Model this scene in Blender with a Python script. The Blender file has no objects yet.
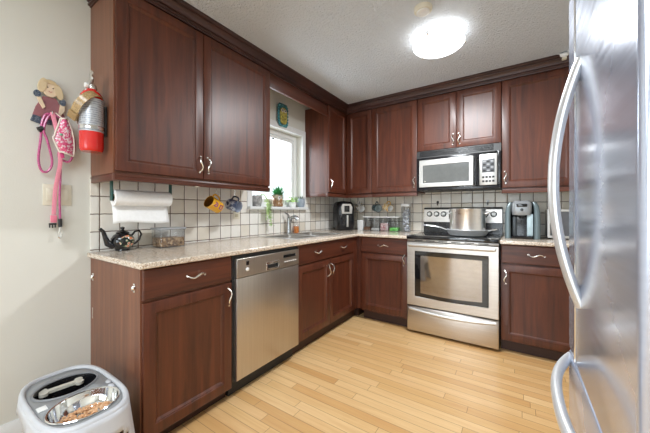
import bpy, bmesh, math, random
from mathutils import Vector, Matrix
random.seed(7)
S = bpy.context.scene
COL = S.collection
PI = math.pi

# ------------------------------------------------------------------ camera, world, lights, exposure
cam = bpy.data.cameras.new('camera')
camo = bpy.data.objects.new('camera', cam); COL.objects.link(camo)
cam.sensor_width = 36.0
cam.lens = 287.35 / 650 * 36.0
cam.shift_y = -0.0077
cam.clip_start = 0.02
camo.location = (2.0887, -3.4215, 1.1564)
camo.rotation_euler = (PI/2, 0, 0.5917)
S.camera = camo

S.view_settings.view_transform = 'Standard'
S.view_settings.look = 'None'
S.view_settings.gamma = 1.0
S.view_settings.use_curve_mapping = False
S.view_settings.exposure = 0.0

W = bpy.data.worlds.new('daylight'); S.world = W
W.use_nodes = True
W.node_tree.nodes['Background'].inputs[0].default_value = (0.84, 0.92, 1.0, 1)
W.node_tree.nodes['Background'].inputs[1].default_value = 2.6

def area(name, loc, rot, sx, sy, power, color=(1, 1, 1)):
    l = bpy.data.lights.new(name, 'AREA'); l.shape = 'RECTANGLE'; l.size = sx; l.size_y = sy
    l.energy = power; l.color = color
    o = bpy.data.objects.new(name, l); COL.objects.link(o); o.location = loc; o.rotation_euler = rot
    return o
# daylight through the glazed open end of the room behind the camera, and through the kitchen window
area('patio_daylight', (1.5, -6.75, 1.15), (PI/2, 0, 0), 2.3, 2.0, 75, (0.85, 0.93, 1.0))
area('window_daylight', (-0.45, -1.17, 1.75), (0, -PI/2, 0), 0.9, 0.75, 32, (0.88, 0.94, 1.0))
# kitchen bowl lamp's downward light; unseen fill disk added behind the camera
def disk(name, loc, size, power, color):
    o = area(name, loc, (0, 0, 0), size, size, power, color); o.data.shape = 'DISK'; return o
disk('kitchen_bulb', (1.60, -1.20, 2.335), .34, 40, (0.93, 0.97, 1.0))
disk('rear_fill', (1.5, -4.4, 2.43), 1.4, 56, (0.86, 0.94, 1.0))

# ------------------------------------------------------------------ materials
def srgb(r, g, b):
    f = lambda c: (c/255/12.92) if c/255 <= 0.04045 else ((c/255+0.055)/1.055)**2.4
    return (f(r), f(g), f(b), 1)

class NT:
    def __init__(s, name):
        s.m = bpy.data.materials.new(name); s.m.use_nodes = True
        s.t = s.m.node_tree; s.b = s.t.nodes['Principled BSDF']; s.o = s.t.nodes['Material Output']
    def n(s, typ, **kw):
        x = s.t.nodes.new(typ)
        for k, v in kw.items(): setattr(x, k, v)
        return x
    def l(s, a, b): s.t.links.new(a, b)
    def set(s, **kw):
        for k, v in kw.items(): s.b.inputs[k.replace('_', ' ')].default_value = v
    def math(s, op, a, b=None, c=None):
        x = s.n('ShaderNodeMath', operation=op)
        for i, v in enumerate((a, b, c)):
            if v is None: continue
            if isinstance(v, (int, float)): x.inputs[i].default_value = v
            else: s.l(v, x.inputs[i])
        return x.outputs[0]
    def obj(s, scale=(1, 1, 1), rand=False):
        tc = s.n('ShaderNodeTexCoord'); mp = s.n('ShaderNodeMapping')
        mp.inputs['Scale'].default_value = scale
        s.l(tc.outputs['Object'], mp.inputs['Vector'])
        if rand:
            oi = s.n('ShaderNodeObjectInfo'); v = s.math('MULTIPLY', oi.outputs['Random'], 13.0)
            cx = s.n('ShaderNodeCombineXYZ')
            for k in range(3): s.l(v, cx.inputs[k])
            s.l(cx.outputs[0], mp.inputs['Location'])
        return mp.outputs[0]
    def noise(s, vec, scale, detail=3, rough=.5, dist=0):
        x = s.n('ShaderNodeTexNoise'); x.inputs['Scale'].default_value = scale
        x.inputs['Detail'].default_value = detail; x.inputs['Roughness'].default_value = rough
        x.inputs['Distortion'].default_value = dist
        s.l(vec, x.inputs['Vector']); return x
    def ramp(s, fac, stops):
        r = s.n('ShaderNodeValToRGB'); e = r.color_ramp.elements
        while len(e) < len(stops): e.new(0.5)
        for i, (p, c) in enumerate(stops): e[i].position = p; e[i].color = c
        s.l(fac, r.inputs[0]); return r.outputs[0]
    def mix(s, fac, a, b, blend='MIX'):
        x = s.n('ShaderNodeMix', data_type='RGBA', blend_type=blend)
        for i, v in ((0, fac), (6, a), (7, b)):
            if isinstance(v, (int, float)): x.inputs[i].default_value = v
            elif isinstance(v, tuple): x.inputs[i].default_value = v
            else: s.l(v, x.inputs[i])
        return x.outputs[2]
    def bump(s, h, strength=.2, dist=.01):
        b = s.n('ShaderNodeBump'); b.inputs['Strength'].default_value = strength; b.inputs['Distance'].default_value = dist
        s.l(h, b.inputs['Height']); s.l(b.outputs[0], s.b.inputs['Normal'])

def plain(name, c, rough=.5, metal=0.0, var=.06, scale=30, bump=0, coat=0, spec=.5):
    t = NT(name); v = t.obj()
    nz = t.noise(v, scale, 3)
    dark = tuple(max(0, x*(1-var)) for x in c[:3])+(1,); light = tuple(min(1, x*(1+var)) for x in c[:3])+(1,)
    t.l(t.ramp(nz.outputs[0], [(.3, dark), (.7, light)]), t.b.inputs['Base Color'])
    t.set(Roughness=rough, Metallic=metal, Coat_Weight=coat, Specular_IOR_Level=spec)
    if bump: t.bump(nz.outputs[0], bump, .004)
    return t.m

def wood(name, c1, c2, c3, scale, rough=.40):
    t = NT(name); v = t.obj(scale, True)
    nz = t.noise(v, 1.0, 6, .6, .6)
    big = t.noise(t.obj((1.5, 1.5, 1.5), True), 1.5, 2)
    col = t.ramp(nz.outputs[0], [(.28, c1), (.5, c2), (.75, c3)])
    col = t.mix(t.math('MULTIPLY', big.outputs[0], .35), col, c1)
    t.l(col, t.b.inputs['Base Color'])
    t.set(Roughness=rough, Coat_Weight=.18, Coat_Roughness=.30)
    t.bump(nz.outputs[0], .05, .003)
    return t.m

def steel(name, c=(.60, .60, .60, 1), rough=.28, stretch=(2, 2, 160), var=.12, bmp=.03, metal=1.0):
    t = NT(name); v = t.obj(stretch); nz = t.noise(v, 1.0, 4, .6)
    t.l(t.ramp(nz.outputs[0], [(.3, tuple(x*(1-var) for x in c[:3])+(1,)), (.7, c)]), t.b.inputs['Base Color'])
    r = t.math('MULTIPLY_ADD', nz.outputs[0], .14, rough-.07)
    t.l(r, t.b.inputs['Roughness']); t.set(Metallic=metal)
    if bmp: t.bump(nz.outputs[0], bmp, .001)
    return t.m

def clear(name, tint=(.97, .98, .98, 1), gl=.10, rough=.03):
    t = NT(name)
    tr = t.n('ShaderNodeBsdfTransparent'); tr.inputs[0].default_value = tint
    g = t.n('ShaderNodeBsdfGlossy'); g.inputs['Roughness'].default_value = rough
    lw = t.n('ShaderNodeLayerWeight'); lw.inputs[0].default_value = .25
    f = t.math('MULTIPLY_ADD', lw.outputs['Facing'], .45, gl)
    mx = t.n('ShaderNodeMixShader'); t.l(f, mx.inputs[0]); t.l(tr.outputs[0], mx.inputs[1]); t.l(g.outputs[0], mx.inputs[2])
    t.l(mx.outputs[0], t.o.inputs['Surface'])
    return t.m

def emit(name, c, strength):
    t = NT(name); t.set(Base_Color=c, Emission_Color=c, Emission_Strength=strength, Roughness=.4); return t.m

CH = (srgb(56, 24, 13), srgb(88, 42, 24), srgb(110, 57, 34))
M = {}
M['wood'] = wood('cherry_wood', *CH, (22, 22, 1.6))
M['wood_across'] = wood('cherry_wood_across', *CH, (2, 2, 26))
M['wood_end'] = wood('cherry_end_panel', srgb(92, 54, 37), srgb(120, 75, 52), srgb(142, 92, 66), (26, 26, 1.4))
M['wood_dark'] = wood('dark_crown_wood', srgb(44, 23, 18), srgb(64, 34, 27), srgb(84, 47, 37), (3, 3, 10))
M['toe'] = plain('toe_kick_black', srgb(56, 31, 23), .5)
M['nickel'] = plain('brushed_nickel', (.78, .76, .72, 1), .25, 1.0, .04, 200)
M['chrome'] = plain('chrome', (.86, .87, .88, 1), .08, 1.0, .02)
M['steel'] = steel('brushed_steel', (.60, .57, .54, 1), .32)
M['steel_v'] = steel('brushed_steel_appliance', (.60, .56, .52, 1), .35, (140, 140, 2))
M['steel_pan'] = steel('polished_steel', (.93, .93, .93, 1), .30, (8, 8, 60), .06)
M['steel_bright'] = steel('satin_steel', (.66, .65, .63, 1), .40, (3, 3, 60), .05)
M['fridge'] = steel('fridge_steel', (.52, .57, .70, 1), .18, (2.5, 2.5, 90), .06, 0, .55)  # bluish tint of the window daylight is put into this base colour
M['handle_fridge'] = steel('handle_steel', (.80, .81, .82, 1), .38, (90, 90, 2), .05, 0, .55)
M['black'] = plain('black_gloss', (.012, .012, .014, 1), .18, 0, .2)
M['black_matt'] = plain('black_matt', (.02, .02, .021, 1), .5, 0, .2)
M['black_glass'] = plain('black_glass', (.008, .008, .009, 1), .05, 0, .1, coat=.5)
M['white'] = plain('white_plastic', (.80, .80, .79, 1), .35, 0, .02)
M['white_gloss'] = plain('white_glaze', (.85, .85, .84, 1), .15, 0, .02, coat=.3)
M['grey'] = plain('grey_plastic', srgb(150, 152, 154), .4)
M['beige'] = plain('beige_plate', srgb(218, 212, 194), .4, 0, .02)
M['paper'] = plain('paper_white', (.86, .86, .86, 1), .9, 0, .03, 60, bump=.3)
M['glass'] = clear('clear_glass')
M['plastic_clear'] = clear('clear_plastic', (.95, .96, .97, 1), .05, .08)
M['trim_white'] = plain('painted_white', (.78, .79, .79, 1), .45, 0, .02)

def floor_mat():
    t = NT('maple_strip_floor')
    tc = t.n('ShaderNodeTexCoord'); sp = t.n('ShaderNodeSeparateXYZ'); t.l(tc.outputs['Object'], sp.inputs[0])
    X, Y = sp.outputs[0], sp.outputs[1]
    wdt, ln = .064, .78
    yr = t.math('DIVIDE', Y, wdt); row = t.math('FLOOR', yr); fy = t.math('FRACT', yr)
    wn = t.n('ShaderNodeTexWhiteNoise', noise_dimensions='1D'); t.l(row, wn.inputs['W'])
    xs = t.math('ADD', t.math('DIVIDE', X, ln), t.math('MULTIPLY', wn.outputs['Value'], 7.3))
    colm = t.math('FLOOR', xs); fx = t.math('FRACT', xs)
    cb = t.n('ShaderNodeCombineXYZ'); t.l(row, cb.inputs[0]); t.l(colm, cb.inputs[1])
    w2 = t.n('ShaderNodeTexWhiteNoise', noise_dimensions='2D'); t.l(cb.outputs[0], w2.inputs['Vector'])
    base = t.ramp(w2.outputs['Value'], [(0, srgb(203, 157, 102)), (.3, srgb(217, 177, 122)), (.75, srgb(227, 191, 140)), (1, srgb(210, 165, 110))])
    cv = t.n('ShaderNodeCombineXYZ')
    t.l(t.math('MULTIPLY', X, 2.2), cv.inputs[0]); t.l(t.math('MULTIPLY', Y, 38), cv.inputs[1]); t.l(t.math('MULTIPLY', w2.outputs['Value'], 31), cv.inputs[2])
    g = t.noise(cv.outputs[0], 1.0, 5, .6, .8)
    col = t.mix(t.ramp(g.outputs[0], [(.40, (0, 0, 0, 1)), (.78, (.45, .45, .45, 1))]), base, srgb(186, 132, 80))
    ey = t.math('MINIMUM', fy, t.math('SUBTRACT', 1, fy)); ex = t.math('MULTIPLY', t.math('MINIMUM', fx, t.math('SUBTRACT', 1, fx)), ln/wdt)
    e = t.math('MINIMUM', ey, ex)
    gap = t.ramp(e, [(.0, (.9, .9, .9, 1)), (.012, (.7, .7, .7, 1)), (.03, (0, 0, 0, 1))])
    col = t.mix(gap, col, srgb(120, 82, 48))
    t.l(col, t.b.inputs['Base Color'])
    t.set(Roughness=.30, Coat_Weight=.25, Coat_Roughness=.2)
    t.bump(t.math('MULTIPLY_ADD', gap, -1.0, t.math('MULTIPLY', g.outputs[0], .15)), .25, .002)
    return t.m
M['floor'] = floor_mat()

def tile_mat(name, axis, off, tint):
    t = NT(name)
    tc = t.n('ShaderNodeTexCoord'); sp = t.n('ShaderNodeSeparateXYZ'); t.l(tc.outputs['Object'], sp.inputs[0])
    wob = t.noise(tc.outputs['Object'], 28, 2); wv = t.math('MULTIPLY_ADD', wob.outputs[0], .05, -.025)
    u = t.math('ADD', t.math('DIVIDE', t.math('SUBTRACT', sp.outputs[axis], off), .1053), wv)
    v = t.math('ADD', t.math('DIVIDE', t.math('SUBTRACT', sp.outputs[2], .929), .106), wv)
    fu, fv = t.math('FRACT', u), t.math('FRACT', v)
    e = t.math('MINIMUM', t.math('MINIMUM', fu, t.math('SUBTRACT', 1, fu)), t.math('MINIMUM', fv, t.math('SUBTRACT', 1, fv)))
    cb = t.n('ShaderNodeCombineXYZ'); t.l(t.math('FLOOR', u), cb.inputs[0]); t.l(t.math('FLOOR', v), cb.inputs[1])
    w = t.n('ShaderNodeTexWhiteNoise', noise_dimensions='2D'); t.l(cb.outputs[0], w.inputs['Vector'])
    c = t.ramp(w.outputs['Value'], tint)
    mot = t.noise(tc.outputs['Object'], 22, 4, .6)
    c = t.mix(t.math('MULTIPLY', mot.outputs[0], .26), c, srgb(194, 178, 158))
    gm = t.ramp(e, [(.018, (1, 1, 1, 1)), (.034, (0, 0, 0, 1))])
    t.l(t.mix(gm, c, srgb(88, 66, 52)), t.b.inputs['Base Color'])
    t.l(t.math('MULTIPLY_ADD', gm, .5, .22), t.b.inputs['Roughness'])
    h = t.math('ADD', t.ramp(e, [(.0, (0, 0, 0, 1)), (.10, (1, 1, 1, 1))]), t.math('MULTIPLY', mot.outputs[0], .4))
    t.bump(h, .4, .004)
    return t.m
M['tile_l'] = tile_mat('square_tile_side', 1, -2.22, [(0, srgb(238, 234, 226)), (.5, srgb(247, 246, 242)), (1, srgb(230, 223, 210))])
M['tile_b'] = tile_mat('square_tile_rear', 0, 1.263, [(0, srgb(234, 226, 210)), (.5, srgb(243, 239, 230)), (1, srgb(220, 207, 184))])

def granite():
    t = NT('speckled_stone'); v = t.obj()
    vo = t.n('ShaderNodeTexVoronoi'); vo.inputs['Scale'].default_value = 190; t.l(v, vo.inputs['Vector'])
    sp = t.n('ShaderNodeSeparateColor'); t.l(vo.outputs['Color'], sp.inputs[0])
    c = t.ramp(sp.outputs[0], [(0, srgb(136, 112, 92)), (.14, srgb(180, 158, 138)), (.3, srgb(204, 188, 170)), (.75, srgb(217, 203, 186)), (.95, srgb(232, 225, 214))])
    t.l(c, t.b.inputs['Base Color']); t.set(Roughness=.16, Coat_Weight=.2, Coat_Roughness=.05)
    return t.m
M['granite'] = granite()

def paint(name, c, bumpscale, bump, dist=.004):
    t = NT(name); v = t.obj(); nz = t.noise(v, bumpscale, 4, .6); b2 = t.noise(v, 1.2, 2)
    t.l(t.ramp(b2.outputs[0], [(.3, tuple(x*.97 for x in c[:3])+(1,)), (.7, c)]), t.b.inputs['Base Color'])
    t.set(Roughness=.75); t.bump(nz.outputs[0], bump, dist)
    return t.m
M['wall'] = paint('wall_paint', srgb(218, 217, 209), 160, .12)
M['ceiling'] = paint('textured_ceiling', srgb(214, 219, 224), 70, 1.0, .018)

# ------------------------------------------------------------------ mesh builder
class MB:
    def __init__(s): s.bm = bmesh.new()
    def _add(s, tb, mat=None):
        if mat is not None: bmesh.ops.transform(tb, matrix=mat, verts=tb.verts)
        me = bpy.data.meshes.new('t'); tb.to_mesh(me); tb.free(); s.bm.from_mesh(me); bpy.data.meshes.remove(me)
        return s
    def box(s, x0, y0, z0, x1, y1, z1, bev=0, seg=2, mi=0, mat=None):
        tb = bmesh.new(); bmesh.ops.create_cube(tb, size=1)
        bmesh.ops.scale(tb, vec=(abs(x1-x0), abs(y1-y0), abs(z1-z0)), verts=tb.verts)
        bmesh.ops.translate(tb, vec=((x0+x1)/2, (y0+y1)/2, (z0+z1)/2), verts=tb.verts)
        if bev: bmesh.ops.bevel(tb, geom=tb.edges[:], offset=bev, segments=seg, profile=.5, affect='EDGES')
        for f in tb.faces: f.material_index = mi
        return s._add(tb, mat)
    def loft(s, rings, closed=True, cap0=True, cap1=True, mi=0, mat=None):
        tb = bmesh.new(); R = [[tb.verts.new(p) for p in r] for r in rings]
        n = len(R[0])
        for a, b in zip(R, R[1:]):
            for i in range(n if closed else n-1):
                j = (i+1) % n
                try: tb.faces.new((a[i], a[j], b[j], b[i]))
                except ValueError: pass
        if cap0 and closed: tb.faces.new(R[0][::-1])
        if cap1 and closed: tb.faces.new(R[-1])
        bmesh.ops.remove_doubles(tb, verts=tb.verts, dist=1e-6)
        bmesh.ops.recalc_face_normals(tb, faces=tb.faces)
        for f in tb.faces: f.material_index = mi
        return s._add(tb, mat)
    def lathe(s, prof, n=32, c=(0, 0, 0), mat=None, mi=0, sy=1.0, cap0=True, cap1=True):
        rings = []
        for r, z in prof:
            r = max(r, 1e-5)
            rings.append([(c[0]+r*math.cos(2*PI*k/n), c[1]+sy*r*math.sin(2*PI*k/n), c[2]+z) for k in range(n)])
        return s.loft(rings, True, cap0, cap1, mi, mat)
    def cyl(s, a, b, r, n=16, r2=None, mi=0):
        return s.tube([a, b], [r, r if r2 is None else r2], n, mi=mi)
    def tube(s, pts, r, n=8, closed=False, flat=1.0, up=(0, 0, 1), mi=0, mat=None):
        P = [Vector(p) for p in pts]; m = len(P)
        if not isinstance(r, (list, tuple)): r = [r]*m
        rings = []; prev = None
        for i in range(m):
            if closed: T = P[(i+1) % m]-P[i-1]
            else: T = P[min(i+1, m-1)]-P[max(i-1, 0)]
            T.normalize()
            if prev is None:
                u = Vector(up); u = u-T*u.dot(T)
                if u.length < 1e-3: u = Vector((1, 0, 0))-T*T.x
                if u.length < 1e-3: u = Vector((0, 1, 0))-T*T.y
            else:
                u = prev-T*prev.dot(T)
            u.normalize(); prev = u; w = T.cross(u)
            rings.append([tuple(P[i]+u*(r[i]*math.cos(2*PI*k/n))+w*(r[i]*flat*math.sin(2*PI*k/n))) for k in range(n)])
        if closed:
            rings.append(rings[0]); return s.loft(rings, True, False, False, mi, mat)
        return s.loft(rings, True, True, True, mi, mat)
    def panel(s, mp, w, h, t, rings, mi=0):
        """slab of thickness t with a front relief: rings of (inset, depth)"""
        def ring(i, d): return [mp(i, i, d), mp(w-i, i, d), mp(w-i, h-i, d), mp(i, h-i, d)]
        R = [ring(0, -t)]+[ring(i, d) for i, d in rings]
        return s.loft(R, mi=mi)
    def plate(s, axis, d0, d1, uc, vc, keep, mi=0):
        """connected slab with cut-outs; axis normal; uc, vc cut positions; keep(u,v)"""
        def P(u, v, d): return {'x': (d, u, v), 'y': (u, d, v), 'z': (u, v, d)}[axis]
        tb = bmesh.new(); V = {}
        def vv(i, j, k):
            if (i, j, k) not in V: V[(i, j, k)] = tb.verts.new(P(uc[i], vc[j], (d0, d1)[k]))
            return V[(i, j, k)]
        nu, nv = len(uc)-1, len(vc)-1
        K = [[keep((uc[i]+uc[i+1])/2, (vc[j]+vc[j+1])/2) for j in range(nv)] for i in range(nu)]
        g = lambda i, j: 0 <= i < nu and 0 <= j < nv and K[i][j]
        for i in range(nu):
            for j in range(nv):
                if not K[i][j]: continue
                for k in (0, 1): tb.faces.new([vv(i, j, k), vv(i+1, j, k), vv(i+1, j+1, k), vv(i, j+1, k)])
                for (di, dj, a, b) in ((-1, 0, (i, j), (i, j+1)), (1, 0, (i+1, j), (i+1, j+1)), (0, -1, (i, j), (i+1, j)), (0, 1, (i, j+1), (i+1, j+1))):
                    if not g(i+di, j+dj):
                        tb.faces.new([vv(*a, 0), vv(*b, 0), vv(*b, 1), vv(*a, 1)])
        bmesh.ops.recalc_face_normals(tb, faces=tb.faces)
        bmesh.ops.dissolve_limit(tb, angle_limit=.01, verts=tb.verts, edges=tb.edges)
        for f in tb.faces: f.material_index = mi
        return s._add(tb)
    def sphere(s, c, r, n=16, sc=(1, 1, 1), mi=0, mat=None):
        tb = bmesh.new(); bmesh.ops.create_uvsphere(tb, u_segments=n, v_segments=max(6, n//2), radius=r)
        bmesh.ops.scale(tb, vec=sc, verts=tb.verts); bmesh.ops.translate(tb, vec=c, verts=tb.verts)
        for f in tb.faces: f.material_index = mi
        return s._add(tb, mat)
    def build(s, name, mats, parent=None, world=True, label=None, smooth=38, bevel=0):
        """link as ONE mesh object; world=True means the verts are in room coordinates"""
        if world and parent is not None:
            off = Vector((0, 0, 0)); p = parent
            while p is not None: off += p.location; p = p.parent
            bmesh.ops.translate(s.bm, vec=-off, verts=s.bm.verts)
        me = bpy.data.meshes.new(name); s.bm.to_mesh(me); s.bm.free()
        me.polygons.foreach_set('use_smooth', [True]*len(me.polygons))
        me.set_sharp_from_angle(angle=math.radians(smooth))
        for m in (mats if isinstance(mats, (list, tuple)) else [mats]):
            me.materials.append(M[m] if isinstance(m, str) else m)
        o = bpy.data.objects.new(name, me); COL.objects.link(o)
        if parent is not None: o.parent = parent
        if label: o['label'] = label
        if bevel:
            b = o.modifiers.new('bevel', 'BEVEL'); b.width = bevel; b.segments = 3; b.limit_method = 'ANGLE'; b.angle_limit = math.radians(50)
        return o

def thing(name, label, cat, loc=(0, 0, 0), rot=(0, 0, 0), group=None):
    o = bpy.data.objects.new(name, None); COL.objects.link(o); o.empty_display_size = .05
    o.location = loc; o.rotation_euler = rot
    o['label'] = label; o['category'] = cat
    if group: o['group'] = group
    return o
def tag(o, label, cat, group=None):
    o['label'] = label; o['category'] = cat
    if group: o['group'] = group
    return o
def struct(o): o['kind'] = 'structure'; return o
def rrect(cx, cy, hx, hy, r, z, n=6):
    P = []
    for (sx, sy, a0) in ((1, 1, 0), (-1, 1, PI/2), (-1, -1, PI), (1, -1, 1.5*PI)):
        for k in range(n+1):
            a = a0+PI/2*k/n
            P.append((cx+sx*(hx-r)+r*math.cos(a), cy+sy*(hy-r)+r*math.sin(a), z))
    return P

# ------------------------------------------------------------------ room shell
H = 2.4513
XR, YF = 3.02, -6.5          # right wall, open glazed end of the room
WY0, WY1, WZ0, WZ1 = -1.56, -.80, 1.205, 2.03
struct(MB().box(-.15, YF, -.1, XR+.1, .12, 0).build('floor', 'floor'))
struct(MB().box(-.15, YF, H, XR+.1, .12, H+.1).build('ceiling', 'ceiling'))
inwin = lambda u, v: WY0 < u < WY1 and WZ0-.03 < v < WZ1
wl = struct(MB().plate('x', -.15, 0, [YF, WY0, WY1, .12], [0, WZ0-.03, WZ1, H], lambda u, v: not inwin(u, v)).build('wall_left', 'wall'))
wb = struct(MB().box(0, 0, 0, XR+.1, .12, H).build('wall_back', 'wall'))
struct(MB().box(XR, YF, 0, XR+.1, 0, H).build('wall_right', 'wall'))
struct(MB().plate('y', YF-.12, YF, [-.15, .45, 2.55, XR+.1], [0, 2.08, H], lambda u, v: not (.45 < u < 2.55 and v < 2.08)).build('wall_front', 'wall'))
pd = MB().plate('y', YF-.09, YF-.03, [.452, .53, 1.46, 1.54, 2.47, 2.548], [.001, .09, 2.0, 2.078], lambda u, v: not ((.53 < u < 1.46 or 1.54 < u < 2.47) and .09 < v < 2.0)).build('door_1', 'trim_white'); struct(pd)
for a_, b_ in ((.531, 1.459), (1.541, 2.469)): MB().box(a_, YF-.063, .091, b_, YF-.057, 1.999).build('door_glass', 'glass', pd)
# baseboard, only on the free stretch of the left wall
bb = MB().loft([[(0.0005, y, 0), (.014, y, 0), (.014, y, .085), (.009, y, .105), (.006, y, .115), (0.0005, y, .115)] for y in (YF, -2.792)])
struct(bb.build('baseboard_left', 'trim_white'))

# backsplash tiling
def tkeep(u, v):
    if u < -1.62 or u > -.745: return True
    return v < 1.178
tl = MB().plate('x', 0.0005, .009, [-2.79, -1.62, -.745, 0], [.9187, 1.178, 1.3735], tkeep)
o = tl.build('trim_1', 'tile_l', None, bevel=0); struct(o)
tb_ = MB().plate('y', -.009, -.0005, [.009, 1.1973, 1.9615, XR], [.9187, 1.3735, 1.40], lambda u, v: v < 1.3735 or 1.1973 < u < 1.9615)
struct(tb_.build('trim_2', 'tile_b', None))

# window: reveal lining, casing, sash, glass and sill
win = MB()
win.plate('x', .0005, .016, [WY0-.06, WY0, WY1, WY1+.055], [WZ0, WZ1, WZ1+.06], lambda u, v: not (WY0 < u < WY1 and v < WZ1))
wo = win.build('window_1', 'trim_white'); struct(wo)
fr = MB()
fr.plate('x', -.125, -.075, [WY0+.001, WY0+.05, WY1-.05, WY1-.001], [WZ0, WZ0+.05, WZ1-.05, WZ1-.001], lambda u, v: not (WY0+.05 < u < WY1-.05 and WZ0+.05 < v < WZ1-.05))
fr.build('window_frame', 'trim_white', wo, bevel=.004)
fs = MB()
fs.plate('x', -.115, -.085, [WY0+.051, WY0+.085, WY1-.085, WY1-.051], [WZ0+.051, WZ0+.085, WZ1-.085, WZ1-.051], lambda u, v: not (WY0+.085 < u < WY1-.085 and WZ0+.085 < v < WZ1-.085))
fs.build('window_sash', 'trim_white', wo, bevel=.004)
MB().box(-.103, WY0+.08, WZ0+.08, -.098, WY1-.08, WZ1-.08).build('window_pane', 'glass', wo)
MB().box(-.097, -1.19, WZ1-.098, -.085, -1.16, WZ1-.087, .002).build('window_latch', 'black_matt', wo)
MB().box(-.13, WY0-.06+.0, WZ0-.028, .055, WY1+.055, WZ0, .004).build('window_sill', 'trim_white', wo)

# crown moulding running along the cabinet tops
XU = .3378
cp = [(-.02, 2.3535), (.004, 2.3535), (.006, 2.360), (.014, 2.362), (.015, 2.372), (.009, 2.3735), (.009, 2.380), (.018, 2.383), (.022, 2.396), (.031, 2.411), (.037, 2.417), (.033, 2.419), (.034, 2.425), (.045, 2.429), (.050, 2.436), (.050, 2.4505), (-.02, 2.4505)]
YL = -2.7874
R0 = [(.001, YL-o_, z) for o_, z in cp]
R1 = [(XU+o_, YL-o_, z) for o_, z in cp]
R2 = [(XU+o_, -(XU+o_), z) for o_, z in cp]
R3 = [(XR-.001, -(XU+o_), z) for o_, z in cp]
cr = MB().loft([R0, R1, R2, R3]); struct(cr.build('trim_3', 'wood_dark', smooth=25))

# ------------------------------------------------------------------ cabinet kit
def mapL(x, y0, z0): return lambda u, v, d: (x+d, y0+u, z0+v)      # faces +x
def mapB(y, x0, z0): return lambda u, v, d: (x0+u, y-d, z0+v)      # faces -y
SHAKER = [(0, -.004), (.0015, -.001), (.004, 0), (.054, 0), (.056, -.005), (.060, -.0055), (.070, -.0135), (.074, -.014)]
SLAB = [(0, -.005), (.002, -.002), (.006, 0)]
def door(mp, w, h, parent, name='door', mat='wood'):
    return MB().panel(mp, w, h, .0195, SHAKER).build(name, mat, parent, smooth=22)
def drawer(mp, w, h, parent, name='drawer', mat='wood_across'):
    return MB().panel(mp, w, h, .0195, SLAB).build(name, mat, parent, smooth=22)
def handle(mp, u, v, vert, parent, sgn=1):
    """wavy nickel pull on two posts; mp maps (along u, along v, outward)"""
    L = .052; pts = []; rr = []
    for k in range(21):
        s_ = -1+2*k/20
        a = s_*L; c = sgn*.0085*math.sin(PI*s_*1.15); dd = .003+.023*(1-abs(s_)**3)
        pts.append(mp(u+(c if vert else a), v+(a if vert else c), dd)); rr.append(.0055-.0022*abs(s_)**2)
    b = MB().tube(pts, rr, 8)
    for e in (-1, 1):
        c = sgn*.0085*math.sin(PI*e*1.15)
        q = (u+(c if vert else e*L), v+(e*L if vert else c))
        b.cyl(mp(q[0], q[1], -.002), mp(q[0], q[1], .006), .006, 10)
    return b.build('handle', 'nickel', parent)

ZD, ZT, ZR = 1.3724, 2.3518, 1.3227
UD = ZT-ZD-.004
XUc = .318
# --- upper cabinet on the left wall
uc = thing('upper_cabinet', 'long cherry upper cabinet with two tall doors on the left wall above the paper towel', 'cabinet', (.16, -2.22, ZR))
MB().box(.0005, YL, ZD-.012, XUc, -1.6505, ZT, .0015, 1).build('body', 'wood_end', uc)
lr = MB().box(XUc-.022, YL, ZR, XUc+.016, -1.6505, ZD-.013, .003).box(.003, YL, ZR, XUc-.022, YL+.02, ZD-.013, .002).box(XUc+.010, YL-.002, ZR+.020, XUc+.020, -1.6505, ZR+.030, .003)
lr.build('light_rail', 'wood_across', uc)
for y0, y1, hu in ((YL+.006, -2.2765, -.03), (-2.2725, -1.6525, .03)):
    mp = mapL(XU, y0, ZD); d = door(mp, y1-y0, UD, uc)
    handle(mp, (y1-y0-.027) if hu < 0 else .027, .095, True, d, 1 if hu > 0 else -1)
hk = [(.17, -2.06), (.17, -1.885)]
def cup_hook(x, y, ztop, parent, drop=.05):
    b = MB(); P = [(x, y, ztop), (x, y, ztop-drop)]
    for k in range(8):
        a = PI*k/7; P.append((x+.012-.012*math.cos(a), y, ztop-drop-.013*math.sin(a)))
    b.tube(P, .0018, 6, up=(0, 1, 0)); return b.build('cup_hook', 'nickel', parent)
MB().lathe([(.016, ZR-.004), (.016, ZR-.0005)], 18, (XUc-.004, -2.31, 0)).build('puck', 'beige', uc)
for x, y in hk: cup_hook(x, y, ZD-.011, uc, .075)

# --- valance over the window
va = MB().box(.300, -1.6495, 2.233, .319, -.7375, 2.352, .002)
va.box(.296, -1.6495, 2.228, .322, -.7375, 2.236, .002)
tag(va.build('valance', 'wood_across'), 'plain cherry valance board bridging the cabinets above the window', 'valance')

# --- corner upper cabinet
cc = thing('corner_upper_cabinet', 'L shaped cherry corner upper cabinet right of the window', 'cabinet', (.2, -.3, ZR))
b = MB().plate('z', ZD-.012, ZT, [.0005, XUc, .672], [-.7368, -XUc, -.0005], lambda u, v: u < XUc or v > -XUc)
b.build('body', 'wood', cc)
b = MB().box(XUc-.022, -.7368, ZR, XUc+.016, -XUc-.016, ZD-.013, .003).box(XUc-.022, -XUc-.016, ZR, .672, -XUc+.022, ZD-.013, .003).box(.003, -.7368, ZR, XUc-.022, -.7168, ZD-.013, .002)
b.build('light_rail', 'wood_across', cc)
mp = mapL(XU, -.7348, ZD); d = door(mp, .7348-XU-.001, UD, cc); handle(mp, .027, .095, True, d, 1)
mp = mapB(-XU, XU+.001, ZD); door(mp, .671-XU-.002, UD, cc)

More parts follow.
